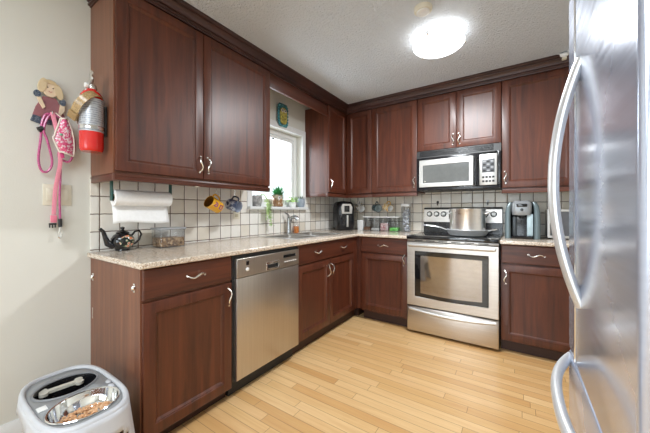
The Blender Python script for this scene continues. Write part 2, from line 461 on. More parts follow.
def upper(name, label, x0, x1, z0, doors, rail=True):
    t = thing(name, label, 'cabinet', ((x0+x1)/2, -.16, z0-.05 if rail else z0))
    MB().box(x0+.0005, -XUc, z0-(.012 if rail else .0), x1-.0005, -.0005, ZT, .001, 1).build('body', 'wood', t)
    if rail: MB().box(x0+.0005, -XUc-.016, ZR, x1-.0005, -XUc+.022, ZD-.013, .003).build('light_rail', 'wood_across', t)
    for a, c, hs, hz in doors:
        mp = mapB(-XU, a, z0); d = door(mp, c-a, ZT-z0-.004, t)
        if hs: handle(mp, .027 if hs > 0 else c-a-.027, hz, True, d, hs)
    return t
cu = upper('upper_cabinet', 'single door cherry upper cabinet left of the microwave, above the hanging mugs', .673, 1.1965, ZD, [(.675, 1.1945, -1, .095)])
upper('upper_cabinet', 'short cherry upper cabinet with two doors directly above the microwave', 1.1973, 1.9615, 1.791, [(1.1993, 1.5780, -1, .085), (1.5815, 1.9595, 1, .085)], False)
upper('upper_cabinet', 'tall wide cherry upper cabinet right of the microwave, partly behind the fridge handle', 1.9622, XR-.002, ZD, [(1.9645, 2.485, 1, .095), (2.489, XR-.004, -1, .095)])
mugx = [(.430, -.17), (.652, -.17), (.806, -.17)]
for x, y in mugx[:2]: cup_hook(x, y, ZD-.011, cc, .078)
cup_hook(*mugx[2], ZD-.011, cu, .078)

# --- base cabinets
XB = .6396; XBc = .62; ZB0, ZB1 = .095, .888
def base(name, label, run, a, b_, fronts, end=None):
    """fronts: (kind, a, b, z0, z1, [handles (u frac from a, v from z0, vertical)])"""
    loc = (.3, (a+b_)/2, 0) if run == 'L' else ((a+b_)/2, -.3, 0)
    t = thing(name, label, 'cabinet', loc)
    if run == 'L':
        if 'sink' in name:   # open topped carcass around the bowls
            MB().box(.002, a, ZB0, XBc, b_, .735).box(.548, a, .736, XBc, b_, ZB1).box(.002, a, .736, .5475, a+.018, ZB1).box(.002, b_-.018, .736, .5475, b_, ZB1).build('body', 'wood', t)
        else:
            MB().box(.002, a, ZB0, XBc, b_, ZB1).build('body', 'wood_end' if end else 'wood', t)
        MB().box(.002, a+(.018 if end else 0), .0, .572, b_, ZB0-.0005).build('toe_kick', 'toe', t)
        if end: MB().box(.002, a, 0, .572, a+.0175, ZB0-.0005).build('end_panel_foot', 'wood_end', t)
    else:
        MB().box(a, -XBc, ZB0, b_, -.002, ZB1).build('body', 'wood', t)
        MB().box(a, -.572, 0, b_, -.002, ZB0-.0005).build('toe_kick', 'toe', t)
    for kind, fa, fb, z0, z1, hs in fronts:
        mp = mapL(XB, fa, z0) if run == 'L' else mapB(-XB, fa, z0)
        f = door(mp, fb-fa, z1-z0, t) if kind == 'door' else drawer(mp, fb-fa, z1-z0, t, kind)
        for hu, hv, vert, sg in hs: handle(mp, hu, hv, vert, f, sg)
    return t
bc = base('base_cabinet', 'cherry base cabinet at the end of the left run, one drawer over one door', 'L', -2.7874, -2.2800,
     [('drawer', -2.783, -2.284, .737, .882, [(.262, .075, False, 1)]), ('door', -2.783, -2.284, .078, .724, [(.472, .565, True, 1)])], end=True)
for x, z in ((.045, .778), (.563, .79)):
    MB().box(x-.009, -2.792, z-.022, x+.009, -2.7872, z+.022, .002).sphere((x, -2.794, z), .011, 12, (1, .8, 1.25)).build('panel_hook', 'chrome', bc)
MB().box(.035, -2.790, .535, .042, -2.7872, .60, .001).build('panel_bracket', 'chrome', bc)
base('sink_base_cabinet', 'cherry base cabinet under the sink, two doors below a two handled false front', 'L', -1.6480, -.7150,
     [('false_front', -1.6465, -.7165, .727, .882, [(.275, .078, False, 1), (.715, .078, False, 1)]),
      ('door', -1.6465, -1.1840, .115, .714, [(.435, .50, True, -1)]), ('door', -1.1800, -.7165, .115, .714, [(.028, .50, True, 1)])])
# blind corner box with the two filler stiles
t = thing('corner_base_cabinet', 'dark cherry corner filler between sink cabinet and rear run', 'cabinet', (.3, -.36, 0))
MB().box(.002, -.7145, ZB0, XBc, -.002, ZB1).build('body', 'wood', t)
MB().plate('z', ZB0+.015, ZB1, [XBc+.0005, XB-.006, .684], [-.7145, -XB+.006, -XBc-.0005], lambda u, v: u < XB-.006 or v > -XB+.006).build('filler_stile', 'wood', t)
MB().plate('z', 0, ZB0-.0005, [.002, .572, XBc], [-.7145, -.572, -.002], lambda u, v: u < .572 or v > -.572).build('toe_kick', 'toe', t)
base('base_cabinet', 'cherry base cabinet left of the range, one drawer over one door', 'B', .6850, 1.1905,
     [('drawer', .6870, 1.1875, .727, .882, [(.25, .078, False, 1)]), ('door', .6870, 1.1875, .115, .714, [(.472, .56, True, -1)])])
base('base_cabinet', 'cherry base cabinet right of the range beside the fridge', 'B', 1.9690, 2.56,
     [('drawer', 1.9715, 2.557, .735, .882, [(.235, .075, False, 1)]), ('door', 1.9715, 2.557, .100, .722, [(.030, .52, True, 1)])])

# --- countertops
SX0, SX1, SY0, SY1 = .115, .525, -1.53, -.80
b = MB().plate('z', .8895, .9187, [.0095, SX0, SX1, .665, 1.1960], [-2.808, SY0, SY1, -.665, -.0095],
               lambda u, v: (u < .665 or v > -.665) and not (SX0 < u < SX1 and SY0 < v < SY1))
tag(b.build('countertop', 'granite', bevel=.007), 'beige speckled stone countertop running L shaped from the teapot to the range', 'countertop')
b = MB().plate('z', .8895, .9187, [1.9640, 2.60], [-.665, -.0095], lambda u, v: True)
tag(b.build('countertop', 'granite', bevel=.007), 'short beige speckled countertop under the coffee maker', 'countertop')

# --- sink, faucet, soap
sk = thing('sink', 'double bowl stainless steel sink set in the countertop below the window', 'sink', (.32, -1.165, .91))
ym = (SY0+SY1)/2
b = MB().plate('z', .9190, .9235, [SX0-.015, SX0+.02, SX1-.02, SX1+.015], [SY0-.015, SY0+.02, ym-.018, ym+.018, SY1-.02, SY1+.015],
               lambda u, v: not (SX0+.02 < u < SX1-.02 and (SY0+.02 < v < ym-.018 or ym+.018 < v < SY1-.02)))
b.build('rim', 'steel_bright', sk, bevel=.002)
for ya, yb in ((SY0+.02, ym-.018), (ym+.018, SY1-.02)):
    cx, cy, hx, hy = (SX0+SX1)/2, (ya+yb)/2, (SX1-SX0)/2-.0205, (yb-ya)/2-.0005
    rings = [rrect(cx, cy, hx, hy, .03, .921), rrect(cx, cy, hx, hy, .03, .90), rrect(cx, cy, hx-.01, hy-.01, .05, .79), rrect(cx, cy, hx-.04, hy-.04, .05, .755), rrect(cx, cy, .02, .02, .0199, .752)]
    MB().loft(rings, True, False, True).build('bowl', 'steel', sk)
mfc = plain('satin_faucet_metal', (.42, .43, .44, 1), .25, 1.0, .04)
fa = thing('faucet', 'single lever nickel kitchen faucet behind the sink', 'faucet', (.068, -1.10, .919))
MB().lathe([(.030, 0), (.030, .006), (.024, .012), (.022, .06), (.022, .14), (.024, .165), (.015, .178), (0, .180)], 20, (.068, -1.10, .9195)).build('body', mfc, fa)
MB().tube([(.068, -1.10, 1.01), (.078, -1.096, 1.06), (.095, -1.09, 1.09), (.120, -1.08, 1.10), (.145, -1.07, 1.09), (.158, -1.065, 1.068)], [.018, .019, .020, .022, .023, .021], 14).build('spout', mfc, fa)
MB().tube([(.068, -1.10, 1.10), (.062, -1.115, 1.125), (.05, -1.15, 1.145)], [.012, .009, .007], 10).build('lever', mfc, fa)
so = thing('soap_bottle', 'small orange dish soap bottle beside the faucet', 'bottle', (.055, -.965, .9195))
mo = plain('orange_soap', srgb(226, 132, 40), .2, 0, .05); mo.node_tree.nodes['Principled BSDF'].inputs['Transmission Weight'].default_value = .25
MB().lathe([(.030, 0), (.033, .006), (.033, .055), (.031, .075)], 20, (.055, -.965, .9195), sy=.75).build('soap', mo, so)
MB().lathe([(.0345, .0), (.0345, .09), (.026, .105), (.012, .12), (.012, .136)], 20, (.055, -.965, .9190), sy=.75, cap0=False).build('bottle_body', 'plastic_clear', so)
MB().lathe([(.013, .136), (.013, .15), (.005, .152), (.005, .165)], 14, (.055, -.965, .9195)).tube([(.055, -.965, 1.085), (.06, -.985, 1.088), (.065, -1.0, 1.082)], .006, 8).build('pump', 'white', so)

# ------------------------------------------------------------------ dishwasher
dw = thing('dishwasher', 'stainless steel dishwasher built in between the left base cabinets', 'dishwasher', (.33, -1.964, 0))
XW = .660; Y0, Y1 = -2.262, -1.664
MB().box(.03, -2.2755, .10, .632, -1.6515, .884, .002).build('body', 'black_matt', dw)
MB().box(.05, -2.27, .001, .585, -1.655, .0995).build('kick_plate', 'black_matt', dw)
mp = mapL(XW, Y0, .112)
MB().panel(mp, Y1-Y0, .742-.112, .026, [(0, -.006), (.002, -.002), (.007, 0)]).build('door', 'steel_v', dw)
cpn = MB().plate('x', XW-.026, XW, [Y0, -2.012, -1.890, Y1], [.7455, .757, .805, .862], lambda u, v: not (-2.012 < u < -1.890 and .757 < v < .805))
cpo = cpn.build('control_panel', 'steel_v', dw, bevel=.003)
MB().box(XW-.025, -2.0115, .7575, XW-.018, -1.8905, .8045).build('handle_recess', 'black_matt', cpo)
MB().plate('x', XW-.012, XW+.003, [-2.014, -2.004, -1.898, -1.888], [.755, .765, .799, .807], lambda u, v: not (-2.004 < u < -1.898 and .765 < v < .799)).build('handle_trim', 'chrome', cpo, bevel=.001)
MB().loft([[(XW-.018, -2.003, .799), (XW-.018, -1.899, .799), (XW-.018, -1.899, .783), (XW-.018, -2.003, .783)], [(XW+.001, -2.003, .799), (XW+.001, -1.899, .799), (XW+.001, -1.899, .789), (XW+.001, -2.003, .789)]]).build('handle_grip', 'chrome', cpo)
MB().box(XW-.0005, -2.190, .816, XW+.001, -2.166, .841).build('sensor_window', 'black', cpo)
MB().lathe([(.012, 0), (.012, .004), (.009, .006)], 18, mat=Matrix.Translation((XW, -2.180, .789)) @ Matrix.Rotation(PI/2, 4, 'Y')).build('button', 'white', cpo)
MB().box(XW-.0005, -1.842, .815, XW+.001, -1.702, .836).build('display', 'black_glass', cpo)
for k in range(6):
    y = -1.832+k*.0235
    MB().box(XW-.0005, y, .782, XW+.0015, y+.015, .789).build('touch_key', 'white', cpo)

# ------------------------------------------------------------------ range
rg = thing('range', 'stainless steel electric range with black glass cooktop and oven window', 'stove', (1.58, -.33, 0))
RX0, RX1 = 1.1985, 1.9605; RY = -.682
MB().box(RX0, -.645, .02, RX1, -.0105, .895, .002).build('body', 'black_matt', rg)
mp = mapB(RY, RX0+.002, .022); RW = RX1-RX0-.004
def bow_panel(z0, z1, bow=.0):
    return
dr = MB().panel(mp, RW, .236, .036, [(0, -.008), (.003, -.003), (.010, 0)]).build('storage_drawer', 'steel', rg)
b = MB(); P = []
for k in range(17):
    s_ = -1+2*k/16; P.append((1.5795+s_*.355, RY-.006-.016*(1-s_*s_), .232-.020*(1-s_*s_)))
b.tube(P, .013, 10, flat=.55, up=(0, 0, 1)); b.build('drawer_lip', 'steel_bright', dr)
# oven door: frame with window opening
dz0, dz1 = .266, .868; wx0, wx1, wz0, wz1 = 1.275, 1.884, .352, .782
od = MB().plate('y', RY, RY+.036, [RX0+.002, wx0, wx1, RX1-.002], [dz0, wz0, wz1, dz1], lambda u, v: not (wx0 < u < wx1 and wz0 < v < wz1)).build('oven_door', 'steel', rg, bevel=.004)
# window glass with gently bowed lower edge
pts = [(wx0-.001, wz1+.002), (wx1+.001, wz1+.002)]
low = [(wx1+.001-(wx1-wx0+.002)*k/12, wz0+.006-.012*math.sin(PI*k/12)) for k in range(13)]
poly = pts+low
MB().loft([[(x, RY+.012, z) for x, z in poly], [(x, RY-.0015, z) for x, z in poly]]).build('window_border', 'black_glass', od)
gx0, gx1, gz0, gz1 = 1.328, 1.838, .392, .742
mg = plain('oven_glass', (.32, .28, .24, 1), .06, .9, .05, coat=.5)
tmg = mg.node_tree.nodes['Principled BSDF']; tmg.inputs['Coat Roughness'].default_value = .04
low = [(gx1-(gx1-gx0)*k/12, gz0-.012*math.sin(PI*k/12)) for k in range(13)]
poly = [(gx0, gz1), (gx1, gz1)]+low
MB().loft([[(x, RY+.0, z) for x, z in poly], [(x, RY-.0028, z) for x, z in poly]]).build('oven_window', mg, od)
b = MB(); P = []
for k in range(17):
    s_ = -1+2*k/16; P.append((1.5795+s_*.352, RY-.038-.008*(1-s_*s_), .842))
b.tube(P, .016, 12, flat=.75, up=(0, 0, 1))
for sx in (-.345, .345): b.box(1.5795+sx-.014, RY-.04, .830, 1.5795+sx+.014, RY+.004, .854, .004)
b.build('oven_handle', 'steel_bright', od)
b = MB()
vt = MB().box(RX0+.002, RY+.010, .872, RX1-.002, RY+.04, .893, .002).build('vent_strip', 'steel', rg)
for k in range(6):
    x = 1.27+k*.108
    MB().box(x, RY+.0085, .879, x+.075, RY+.012, .886).build('vent_slot', 'black_matt', vt)
MB().box(RX0-.0012, RY-.012, .896, RX1+.0012, -.012, .926, .006, 3).build('cooktop', 'black_glass', rg)
mr = plain('burner_ring', srgb(70, 70, 74), .15)
for bx, by, br in ((1.38, -.50, .10), (1.38, -.22, .08), (1.78, -.50, .08), (1.78, -.22, .10)):
    b = MB(); b.lathe([(br-.004, .9262), (br, .9264), (br+.001, .9262)], 40, (bx, by, 0), cap0=False, cap1=False); b.build('burner_mark', mr, rg)
# back guard
bg = MB().loft([[(x, -.012, .9265), (x, -.085, .9265), (x, -.078, 1.035), (x, -.066, 1.19), (x, -.05, 1.2), (x, -.012, 1.2)] for x in (RX0, RX1)]).build('backguard', 'black', rg, smooth=20)
b = MB().loft([[(x, -.080, 1.037), (x, -.086, 1.042), (x, -.075, 1.178), (x, -.060, 1.192), (x, -.045, 1.202), (x, -.020, 1.202), (x, -.020, 1.037)] for x in (RX0+.003, RX1-.003)])
cpl = b.build('control_panel', 'steel', rg, smooth=30)
def knob(x):
    a = math.atan2(.011, .136)
    m4 = Matrix.Translation((x, -.0792, 1.128)) @ Matrix.Rotation(PI/2-a, 4, 'X')
    k = MB().lathe([(.022, -.002), (.022, .004), (.020, .006), (.019, .020), (.017, .024), (0, .025)], 24, mat=m4)
    k.box(-.004, -.018, .018, .004, .018, .032, .002, mat=m4)
    ko = k.build('knob', 'steel_bright', cpl)
    MB().lathe([(.030, 0), (.030, .0014), (.025, .0018)], 24, mat=m4).build('knob_dial', 'black', ko)
for x in (1.262, 1.337, 1.410, 1.812, 1.886): knob(x)
MB().box(1.465, -.0845, 1.075, 1.745, -.076, 1.165, .003).build('display', 'black_glass', cpl)

# pan and pot
pn = thing('frying_pan', 'wide stainless frying pan on the cooktop carrying a stockpot', 'pan', (1.690, -.42, .9275))
MB().lathe([(.120, 0), (.150, .006), (.168, .026), (.178, .054), (.183, .058), (.181, .060), (.174, .055), (.163, .028), (.158, .010), (0, .009)], 40, (1.690, -.42, .9275)).build('pan_body', plain('brushed_aluminium', (.50, .51, .52, 1), .45, .25, .04), pn)
MB().tube([(1.520, -.46, .980), (1.47, -.475, 1.000), (1.40, -.49, 1.016), (1.32, -.505, 1.022), (1.30, -.51, 1.020)], [.008, .011, .012, .012, .006], 10, flat=.6, up=(0, 1, 0)).build('handle', 'steel_pan', pn)
MB().tube([(1.866, -.45, .978), (1.90, -.455, .990), (1.925, -.44, .995), (1.925, -.39, .995), (1.90, -.375, .990), (1.866, -.38, .978)], .007, 8).build('helper_handle', 'steel_pan', pn)
pt = thing('stockpot', 'tall shiny stainless stockpot standing inside the frying pan', 'pot', (1.690, -.42, .937))
MB().lathe([(.140, 0), (.1525, .010), (.1530, .235), (.1565, .241), (.1565, .245), (.150, .243), (.149, .02), (0, .012)], 48, (1.690, -.42, .9375)).build('pot_body', 'steel_pan', pt)
for s_ in (-1, 1):
    cx = 1.690+s_*.150; dx = s_
    MB().tube([(cx, -.465, 1.135), (cx+dx*.028, -.462, 1.142), (cx+dx*.038, -.42, 1.144), (cx+dx*.028, -.378, 1.142), (cx, -.375, 1.135)], .0055, 8).build('handle', 'steel_pan', pt)

# ------------------------------------------------------------------ over-the-range microwave
mw = thing('microwave', 'stainless and black microwave mounted under the short upper cabinet above the range', 'microwave', (1.58, -.18, 1.371))
MX0, MX1, MZ0, MZ1, MY = 1.1985, 1.9605, 1.371, 1.7895, -.366
MB().box(MX0, -.335, MZ0+.004, MX1, -.010, MZ1, .002).build('body', 'black_matt', mw)
MB().box(MX0, MY+.004, MZ0, MX1, -.336, MZ0+.030, .004).build('bottom_trim', 'black', mw)
vg = MB().loft([[(x, -.336, 1.712), (x, MY+.006, 1.712), (x, MY+.008, 1.722), (x, MY+.022, 1.786), (x, -.336, 1.789)] for x in (MX0, MX1)]).build('vent_grille', 'black_matt', mw, smooth=10)
for k in range(5):
    z = 1.728+k*.0115; y = MY+.0095+(z-1.728)*.22
    MB().box(MX0+.03, y-.004, z, MX1-.06, y+.003, z+.004, .001).build('grille_slat', 'black', vg)
mp = mapB(MY, MX0+.004, 1.402)
dfx = (1.203, 1.262, 1.700, 1.772)
md = MB().plate('y', MY, -.337, [1.2265, 1.263, 1.697, 1.735], [1.407, 1.449, 1.634, 1.690], lambda u, v: not (1.263 < u < 1.697 and 1.449 < v < 1.634)).build('door', 'steel_bright', mw, bevel=.004)
MB().box(MX0+.001, MY+.006, 1.4015, 1.790, -.3375, 1.7115, .003).build('door_border', 'black', md)
mgw = plain('microwave_window_glass', srgb(98, 100, 100), .10, 0, .06, coat=1.0)
MB().box(1.2632, MY+.0025, 1.4492, 1.6968, MY+.02, 1.6338).build('door_window', mgw, md)
MB().lathe([(.007, 0), (.007, .002)], 14, mat=Matrix.Translation((1.285, MY+.0025, 1.466)) @ Matrix.Rotation(PI/2, 4, 'X')).build('badge', 'chrome', md)
P = [(1.758, MY-.002, 1.415), (1.758, MY-.024, 1.43), (1.758, MY-.030, 1.55), (1.758, MY-.024, 1.67), (1.758, MY-.002, 1.685)]
MB().tube(P, [.008, .010, .0115, .010, .008], 12, up=(1, 0, 0)).build('handle', 'black', md)
cp2 = MB().box(1.786, MY, 1.4025, 1.930, -.3375, 1.692, .004).build('control_panel', 'steel_bright', mw)
MB().box(1.931, MY+.003, 1.4015, MX1, -.3375, 1.7115, .003).build('side_trim', 'black', mw)
kp = MB().box(1.808, MY-.0015, 1.520, 1.910, MY+.002, 1.645, .001).build('keypad', plain('keypad_grey', srgb(92, 94, 98), .35), cp2)
for i in range(4):
    for j in range(3):
        MB().box(1.815+j*.032, MY-.003, 1.530+i*.028, 1.838+j*.032, MY-.001, 1.545+i*.028, .0008).build('key', 'grey' if (i+j) % 2 else 'black_matt', kp)
MB().box(1.825, MY-.001, 1.665, 1.890, MY+.002, 1.678).build('nameplate', 'grey', cp2)
for i in range(2):
    for j in range(4):
        MB().box(1.809+j*.027, MY-.0025, 1.430+i*.038, 1.828+j*.027, MY+.001, 1.448+i*.038, .001).build('button', 'black_matt', cp2)

# ------------------------------------------------------------------ fridge
fg = thing('refrigerator', 'tall stainless steel refrigerator with bowed handle at the right edge, freezer drawer below', 'fridge', (2.63, -2.49, 0))
FX = 2.231; FY0, FY1 = -2.836, -2.150
MB().box(2.318, FY0+.012, .03, 2.99, FY1-.005, 1.84, .006).build('body', plain('fridge_case', srgb(190, 190, 188), .4, 0, .02), fg)
MB().box(2.30, FY0+.02, .0, 2.95, FY1-.02, .0295).build('base_grille', 'black_matt', fg)
def slab(z0, z1, name):
    rr = .012
    prof = [(FX+.075, FY0), (FX+.075, FY1)]
    for k in range(7):
        a = PI/2*k/6; prof.append((FX+rr-rr*math.sin(a), FY1-rr+rr*math.cos(a)))
    for k in range(7):
        a = PI/2*k/6; prof.append((FX+rr-rr*math.cos(a), FY0+rr-rr*math.sin(a)))
    rings = []
    n = len(prof); cxx, cyy = FX+.04, (FY0+FY1)/2
    for z, s_ in ((z0, .006), (z0+.002, .002), (z0+.006, 0), (z1-.006, 0), (z1-.002, .002), (z1, .006)):
        rings.append([(x+(s_ if x < FX+.03 else 0), y+(s_ if y < cyy else -s_), z) for x, y in prof])
    return MB().loft(rings).build(name, 'fridge', fg, smooth=30)
fd = slab(.702, 1.86, 'door')
MB().tube([(FX-.0005, -2.292, .706), (FX-.0005, -2.292, 1.857)], .0032, 8).build('edge_bead', 'chrome', fd)
fz = slab(.06, .694, 'freezer_drawer')
MB().box(FX+.076, FY0+.006, .70, FX+.086, FY1-.006, 1.84).build('gasket', 'grey', fg)
b = MB(); P = []; rr = []
for k in range(25):
    s_ = -1+2*k/24; z = 1.236+s_*.345
    P.append((FX+.004-.061*(1-abs(s_)**2.0), -2.355, z)); rr.append(.0135)
b.tube(P, rr, 14, flat=1.75, up=(1, 0, 0))
b.build('door_handle', 'handle_fridge', fd)
b = MB(); P = []
for k in range(25):
    s_ = -1+2*k/24; y = -2.478+s_*.318
    P.append((FX+.004-.070*(1-abs(s_)**2.4)*.86, y, .668))
b.tube(P, .013, 14, flat=1.3, up=(1, 0, 0)); b.build('drawer_handle', 'handle_fridge', fz)

# ------------------------------------------------------------------ ceiling lamp, smoke detector
LP = (1.60, -1.20)
cl = thing('ceiling_light', 'round frosted glass ceiling light switched on', 'lamp', (LP[0], LP[1], H))
MB().lathe([(.12, H-.0006), (.12, H-.03), (.10, H-.036), (0, H-.036)], 32, (LP[0], LP[1], 0)).build('base', 'white', cl)
ms = emit('lit_frosted_glass', (.97, .985, 1.0, 1), 3.0)
prof = [(.176, H-.060), (.178, H-.064)]+[(.178*math.cos(a), H-.064-.050*math.sin(a)) for a in [PI/2*k/8 for k in range(1, 9)]]
MB().lathe(prof, 48, (LP[0], LP[1], 0), cap0=False).build('shade', ms, cl)
for a in (.35, .35+2*PI/3, .35+4*PI/3):
    x, y = LP[0]+.180*math.cos(a), LP[1]+.180*math.sin(a)
    MB().tube([(LP[0]+.10*math.cos(a), LP[1]+.10*math.sin(a), H-.02), (x+.004*math.cos(a), y+.004*math.sin(a), H-.036), (x+.006*math.cos(a), y+.006*math.sin(a), H-.066)], .004, 8).sphere((x+.004*math.cos(a), y+.004*math.sin(a), H-.070), .009, 10).build('clip', 'nickel', cl)
sd = thing('smoke_detector', 'small round white smoke detector on the ceiling above the ceiling light', 'smoke detector', (1.587, -1.558, H))
MB().lathe([(.056, H-.0006), (.056, H-.018), (.050, H-.026), (.046, H-.027)], 32, (1.587, -1.558, 0)).build('base', 'beige', sd)
MB().lathe([(.040, H-.0272), (.040, H-.034), (.034, H-.036), (.030, H-.032), (.012, H-.032), (.012, H-.035), (0, H-.035)], 28, (1.587, -1.558, 0)).build('cover', 'white', sd)


# ------------------------------------------------------------------ things on the left counter
# paper towel holder under the cabinet, with its roll
PX, PZ, PY0, PY1, PR = .170, 1.236, -2.735, -2.418, .046
mteal = plain('dark_green_plastic', srgb(22, 72, 66), .35)
ph = thing('paper_towel_holder', 'dark green paper towel holder under the left end of the upper cabinet', 'paper towel holder', (PX, (PY0+PY1)/2, 1.355))
for y in (PY0-.012, PY1+.004):
    MB().plate('y', y, y+.008, [PX-.014, PX+.014], [PZ-.018, ZD-.0125], lambda u, v: True).build('bracket', mteal, ph, bevel=.002)
MB().cyl((PX, PY0-.004, PZ), (PX, PY1+.004, PZ), .008, 12).build('rod', mteal, ph)
rl = thing('paper_towel_roll', 'white paper towel roll with its loose sheet hanging above the black teapot', 'paper towel', (PX, (PY0+PY1)/2, PZ))
mt = Matrix.Translation((PX, PY0, PZ)) @ Matrix.Rotation(-PI/2, 4, 'X')
Lr = PY1-PY0
MB().lathe([(.021, .001), (PR, .001), (PR, Lr-.001), (.021, Lr-.001)], 40, mat=mt, cap0=False, cap1=False).build('roll', 'paper', rl)
MB().lathe([(.0205, .0), (.0205, Lr), (.018, Lr), (.018, .0)], 24, mat=mt, cap0=False, cap1=False).build('core', plain('cardboard', srgb(170, 140, 104), .8), rl)
rows = []
for k in range(14):
    f = k/13
    if k < 6:
        a = PI/2+f*PI/2*13/5; x, z = PX+(PR+.0012)*math.cos(a), PZ+(PR+.0012)*math.sin(a)
    else:
        g = (k-5)/8; x, z = PX-PR-.0012+.030*math.sin(g*PI*.55)+.018*g, PZ-.150*g
    rows.append([(x, PY0+.006+(Lr-.012)*j/12+(-.012*max(0, f-.4)*(1 if j < 6 else -1)), z+(.006*math.sin(j*.5) if k > 8 else 0)) for j in range(13)])
sh = MB().loft(rows, False, False, False)
so_ = sh.build('sheet', 'paper', rl)
sm = so_.modifiers.new('thick', 'SOLIDIFY'); sm.thickness = .0010; sm.offset = 0

# teapot
TPX, TPY = .085, -2.655
tp = thing('teapot', 'black teapot painted with red and yellow flowers on the left counter end', 'teapot', (TPX, TPY, .9195))
mpot = NT('black_floral_glaze'); v = mpot.obj()
vo = mpot.n('ShaderNodeTexVoronoi'); vo.inputs['Scale'].default_value = 42; mpot.l(v, vo.inputs['Vector'])
spv = mpot.n('ShaderNodeSeparateXYZ'); mpot.l(v, spv.inputs[0])
fl = mpot.ramp(vo.outputs['Distance'], [(.0, srgb(230, 190, 90)), (.22, srgb(196, 44, 40)), (.38, srgb(214, 196, 170)), (.5, srgb(40, 78, 52)), (.62, srgb(14, 15, 18))])
d2 = mpot.math('ADD', mpot.math('POWER', mpot.math('DIVIDE', mpot.math('ADD', spv.outputs[1], -.012), .052), 2.0), mpot.math('POWER', mpot.math('DIVIDE', mpot.math('ADD', spv.outputs[2], -.062), .040), 2.0))
msk = mpot.math('MULTIPLY', mpot.math('LESS_THAN', d2, 1.0), mpot.math('GREATER_THAN', spv.outputs[0], 0.0))
mpot.l(mpot.mix(msk, srgb(16, 17, 20), fl), mpot.b.inputs['Base Color']); mpot.set(Roughness=.12, Coat_Weight=.5)
MB().lathe([(.040, 0), (.044, .004), (.042, .010), (.058, .028), (.069, .055), (.066, .082), (.052, .102), (.040, .110), (.037, .113), (.040, .118), (.030, .126), (.012, .134), (.008, .138), (.013, .146), (.012, .154), (0, .158)], 36, (TPX, TPY, .9195)).build('pot_body', mpot.m, tp)
MB().tube([(TPX, TPY-.052, .955), (TPX, TPY-.085, .972), (TPX, TPY-.098, 1.010), (TPX, TPY-.110, 1.050), (TPX, TPY-.128, 1.070)], [.024, .020, .014, .011, .009], 14, up=(1, 0, 0)).build('spout', 'black', tp)
MB().tube([(TPX, TPY+.050, 1.008), (TPX, TPY+.075, 1.040), (TPX, TPY+.104, 1.046), (TPX, TPY+.116, 1.020), (TPX, TPY+.104, .985), (TPX, TPY+.080, .962), (TPX, TPY+.060, .955)], .0065, 10, up=(1, 0, 0)).build('handle', 'black', tp)
tp.scale = (.90, .90, .92)

# clear food box
def open_box(x0, y0, z0, x1, y1, z1, t=.003, r=.012):
    cx, cy, hx, hy = (x0+x1)/2, (y0+y1)/2, (x1-x0)/2, (y1-y0)/2
    return MB().loft([rrect(cx, cy, hx-t, hy-t, r-t, z0+t), rrect(cx, cy, hx-t, hy-t, r-t, z1), rrect(cx, cy, hx, hy, r, z1), rrect(cx, cy, hx, hy, r, z0), ])
def clear_box(name, label, cat, x0, y0, x1, y1, z1, content, ch, lid='white', group=None):
    z0 = .9192
    t = thing(name, label, cat, ((x0+x1)/2, (y0+y1)/2, z0), group=group)
    open_box(x0, y0, z0, x1, y1, z1).build('box', 'plastic_clear', t)
    MB().box(x0-.004, y0-.004, z1+.0003, x1+.004, y1+.004, z1+.014, .005, 3).build('lid', lid, t)
    if content: 
        b = MB().box(x0+.005, y0+.005, z0+.0045, x1-.005, y1-.005, z0+ch, .006, 3)
        o = b.build('contents', content, t); o['kind'] = 'stuff'
    return t
def bits(name, cols, scale):
    t = NT(name); v = t.obj(); vo = t.n('ShaderNodeTexVoronoi'); vo.inputs['Scale'].default_value = scale; t.l(v, vo.inputs['Vector'])
    sp = t.n('ShaderNodeSeparateColor'); t.l(vo.outputs['Color'], sp.inputs[0])
    t.l(t.ramp(sp.outputs[0], cols), t.b.inputs['Base Color']); t.set(Roughness=.7)
    t.bump(vo.outputs['Distance'], .9, .008); return t.m
mkib = bits('dry_treats', [(0, srgb(104, 72, 46)), (.5, srgb(166, 128, 90)), (1, srgb(206, 172, 132))], 70)
clear_box('food_container', 'clear low food container half full of brown treats beside the teapot', 'container', .055, -2.478, .185, -2.312, 1.035, mkib, .062, 'grey')

# mugs hanging from the hooks
def mug(name, label, hook, a, mat_out, mat_in, r=.041, h=.094, mhandle=None, group='mugs hanging from hooks under the cabinets'):
    a = Vector(a).normalized(); up = Vector((0, 0, 1)); hd = (up-a*up.dot(a)).normalized()
    yv = a.cross(hd); hookp = Vector((hook[0], hook[1], hook[2]))
    ctr = hookp-hd*(r+.0245)-a*(h*.52)
    R = Matrix((hd, yv, a)).transposed()
    t = thing(name, label, 'mug', ctr, R.to_euler(), group)
    MB().lathe([(r*.80, 0), (r*.93, .003), (r, .012), (r, h-.001), (r-.0015, h), (r-.0035, h-.001)], 32, cap1=False).build('cup', mat_out, t, world=False)
    MB().lathe([(r-.0034, h-.001), (r-.0036, .012), (r*.82, .006), (0, .005)], 32, cap0=False, cap1=False).build('inside', mat_in, t, world=False)
    MB().tube([(r-.002, 0, h*.80), (r+.014, 0, h*.84), (r+.027, 0, h*.70), (r+.0285, 0, h*.50), (r+.022, 0, h*.30), (r-.001, 0, h*.20)], .0055, 10, flat=1.2, up=(0, 1, 0)).build('handle', mhandle or mat_out, t, world=False)
    return t
def decor(name, base, cols, scale, thr=.5, soft=.02):
    t = NT(name); v = t.obj(); nz = t.noise(v, scale, 2, .5)
    c = t.ramp(nz.outputs[0], [(thr-soft, base), (thr+soft, cols[0]), (min(.98, thr+.13), cols[0]), (min(1, thr+.15), cols[-1])])
    t.l(c, t.b.inputs['Base Color']); t.set(Roughness=.2, Coat_Weight=.3); return t.m
HZ = ZD-.011-.075-.0128
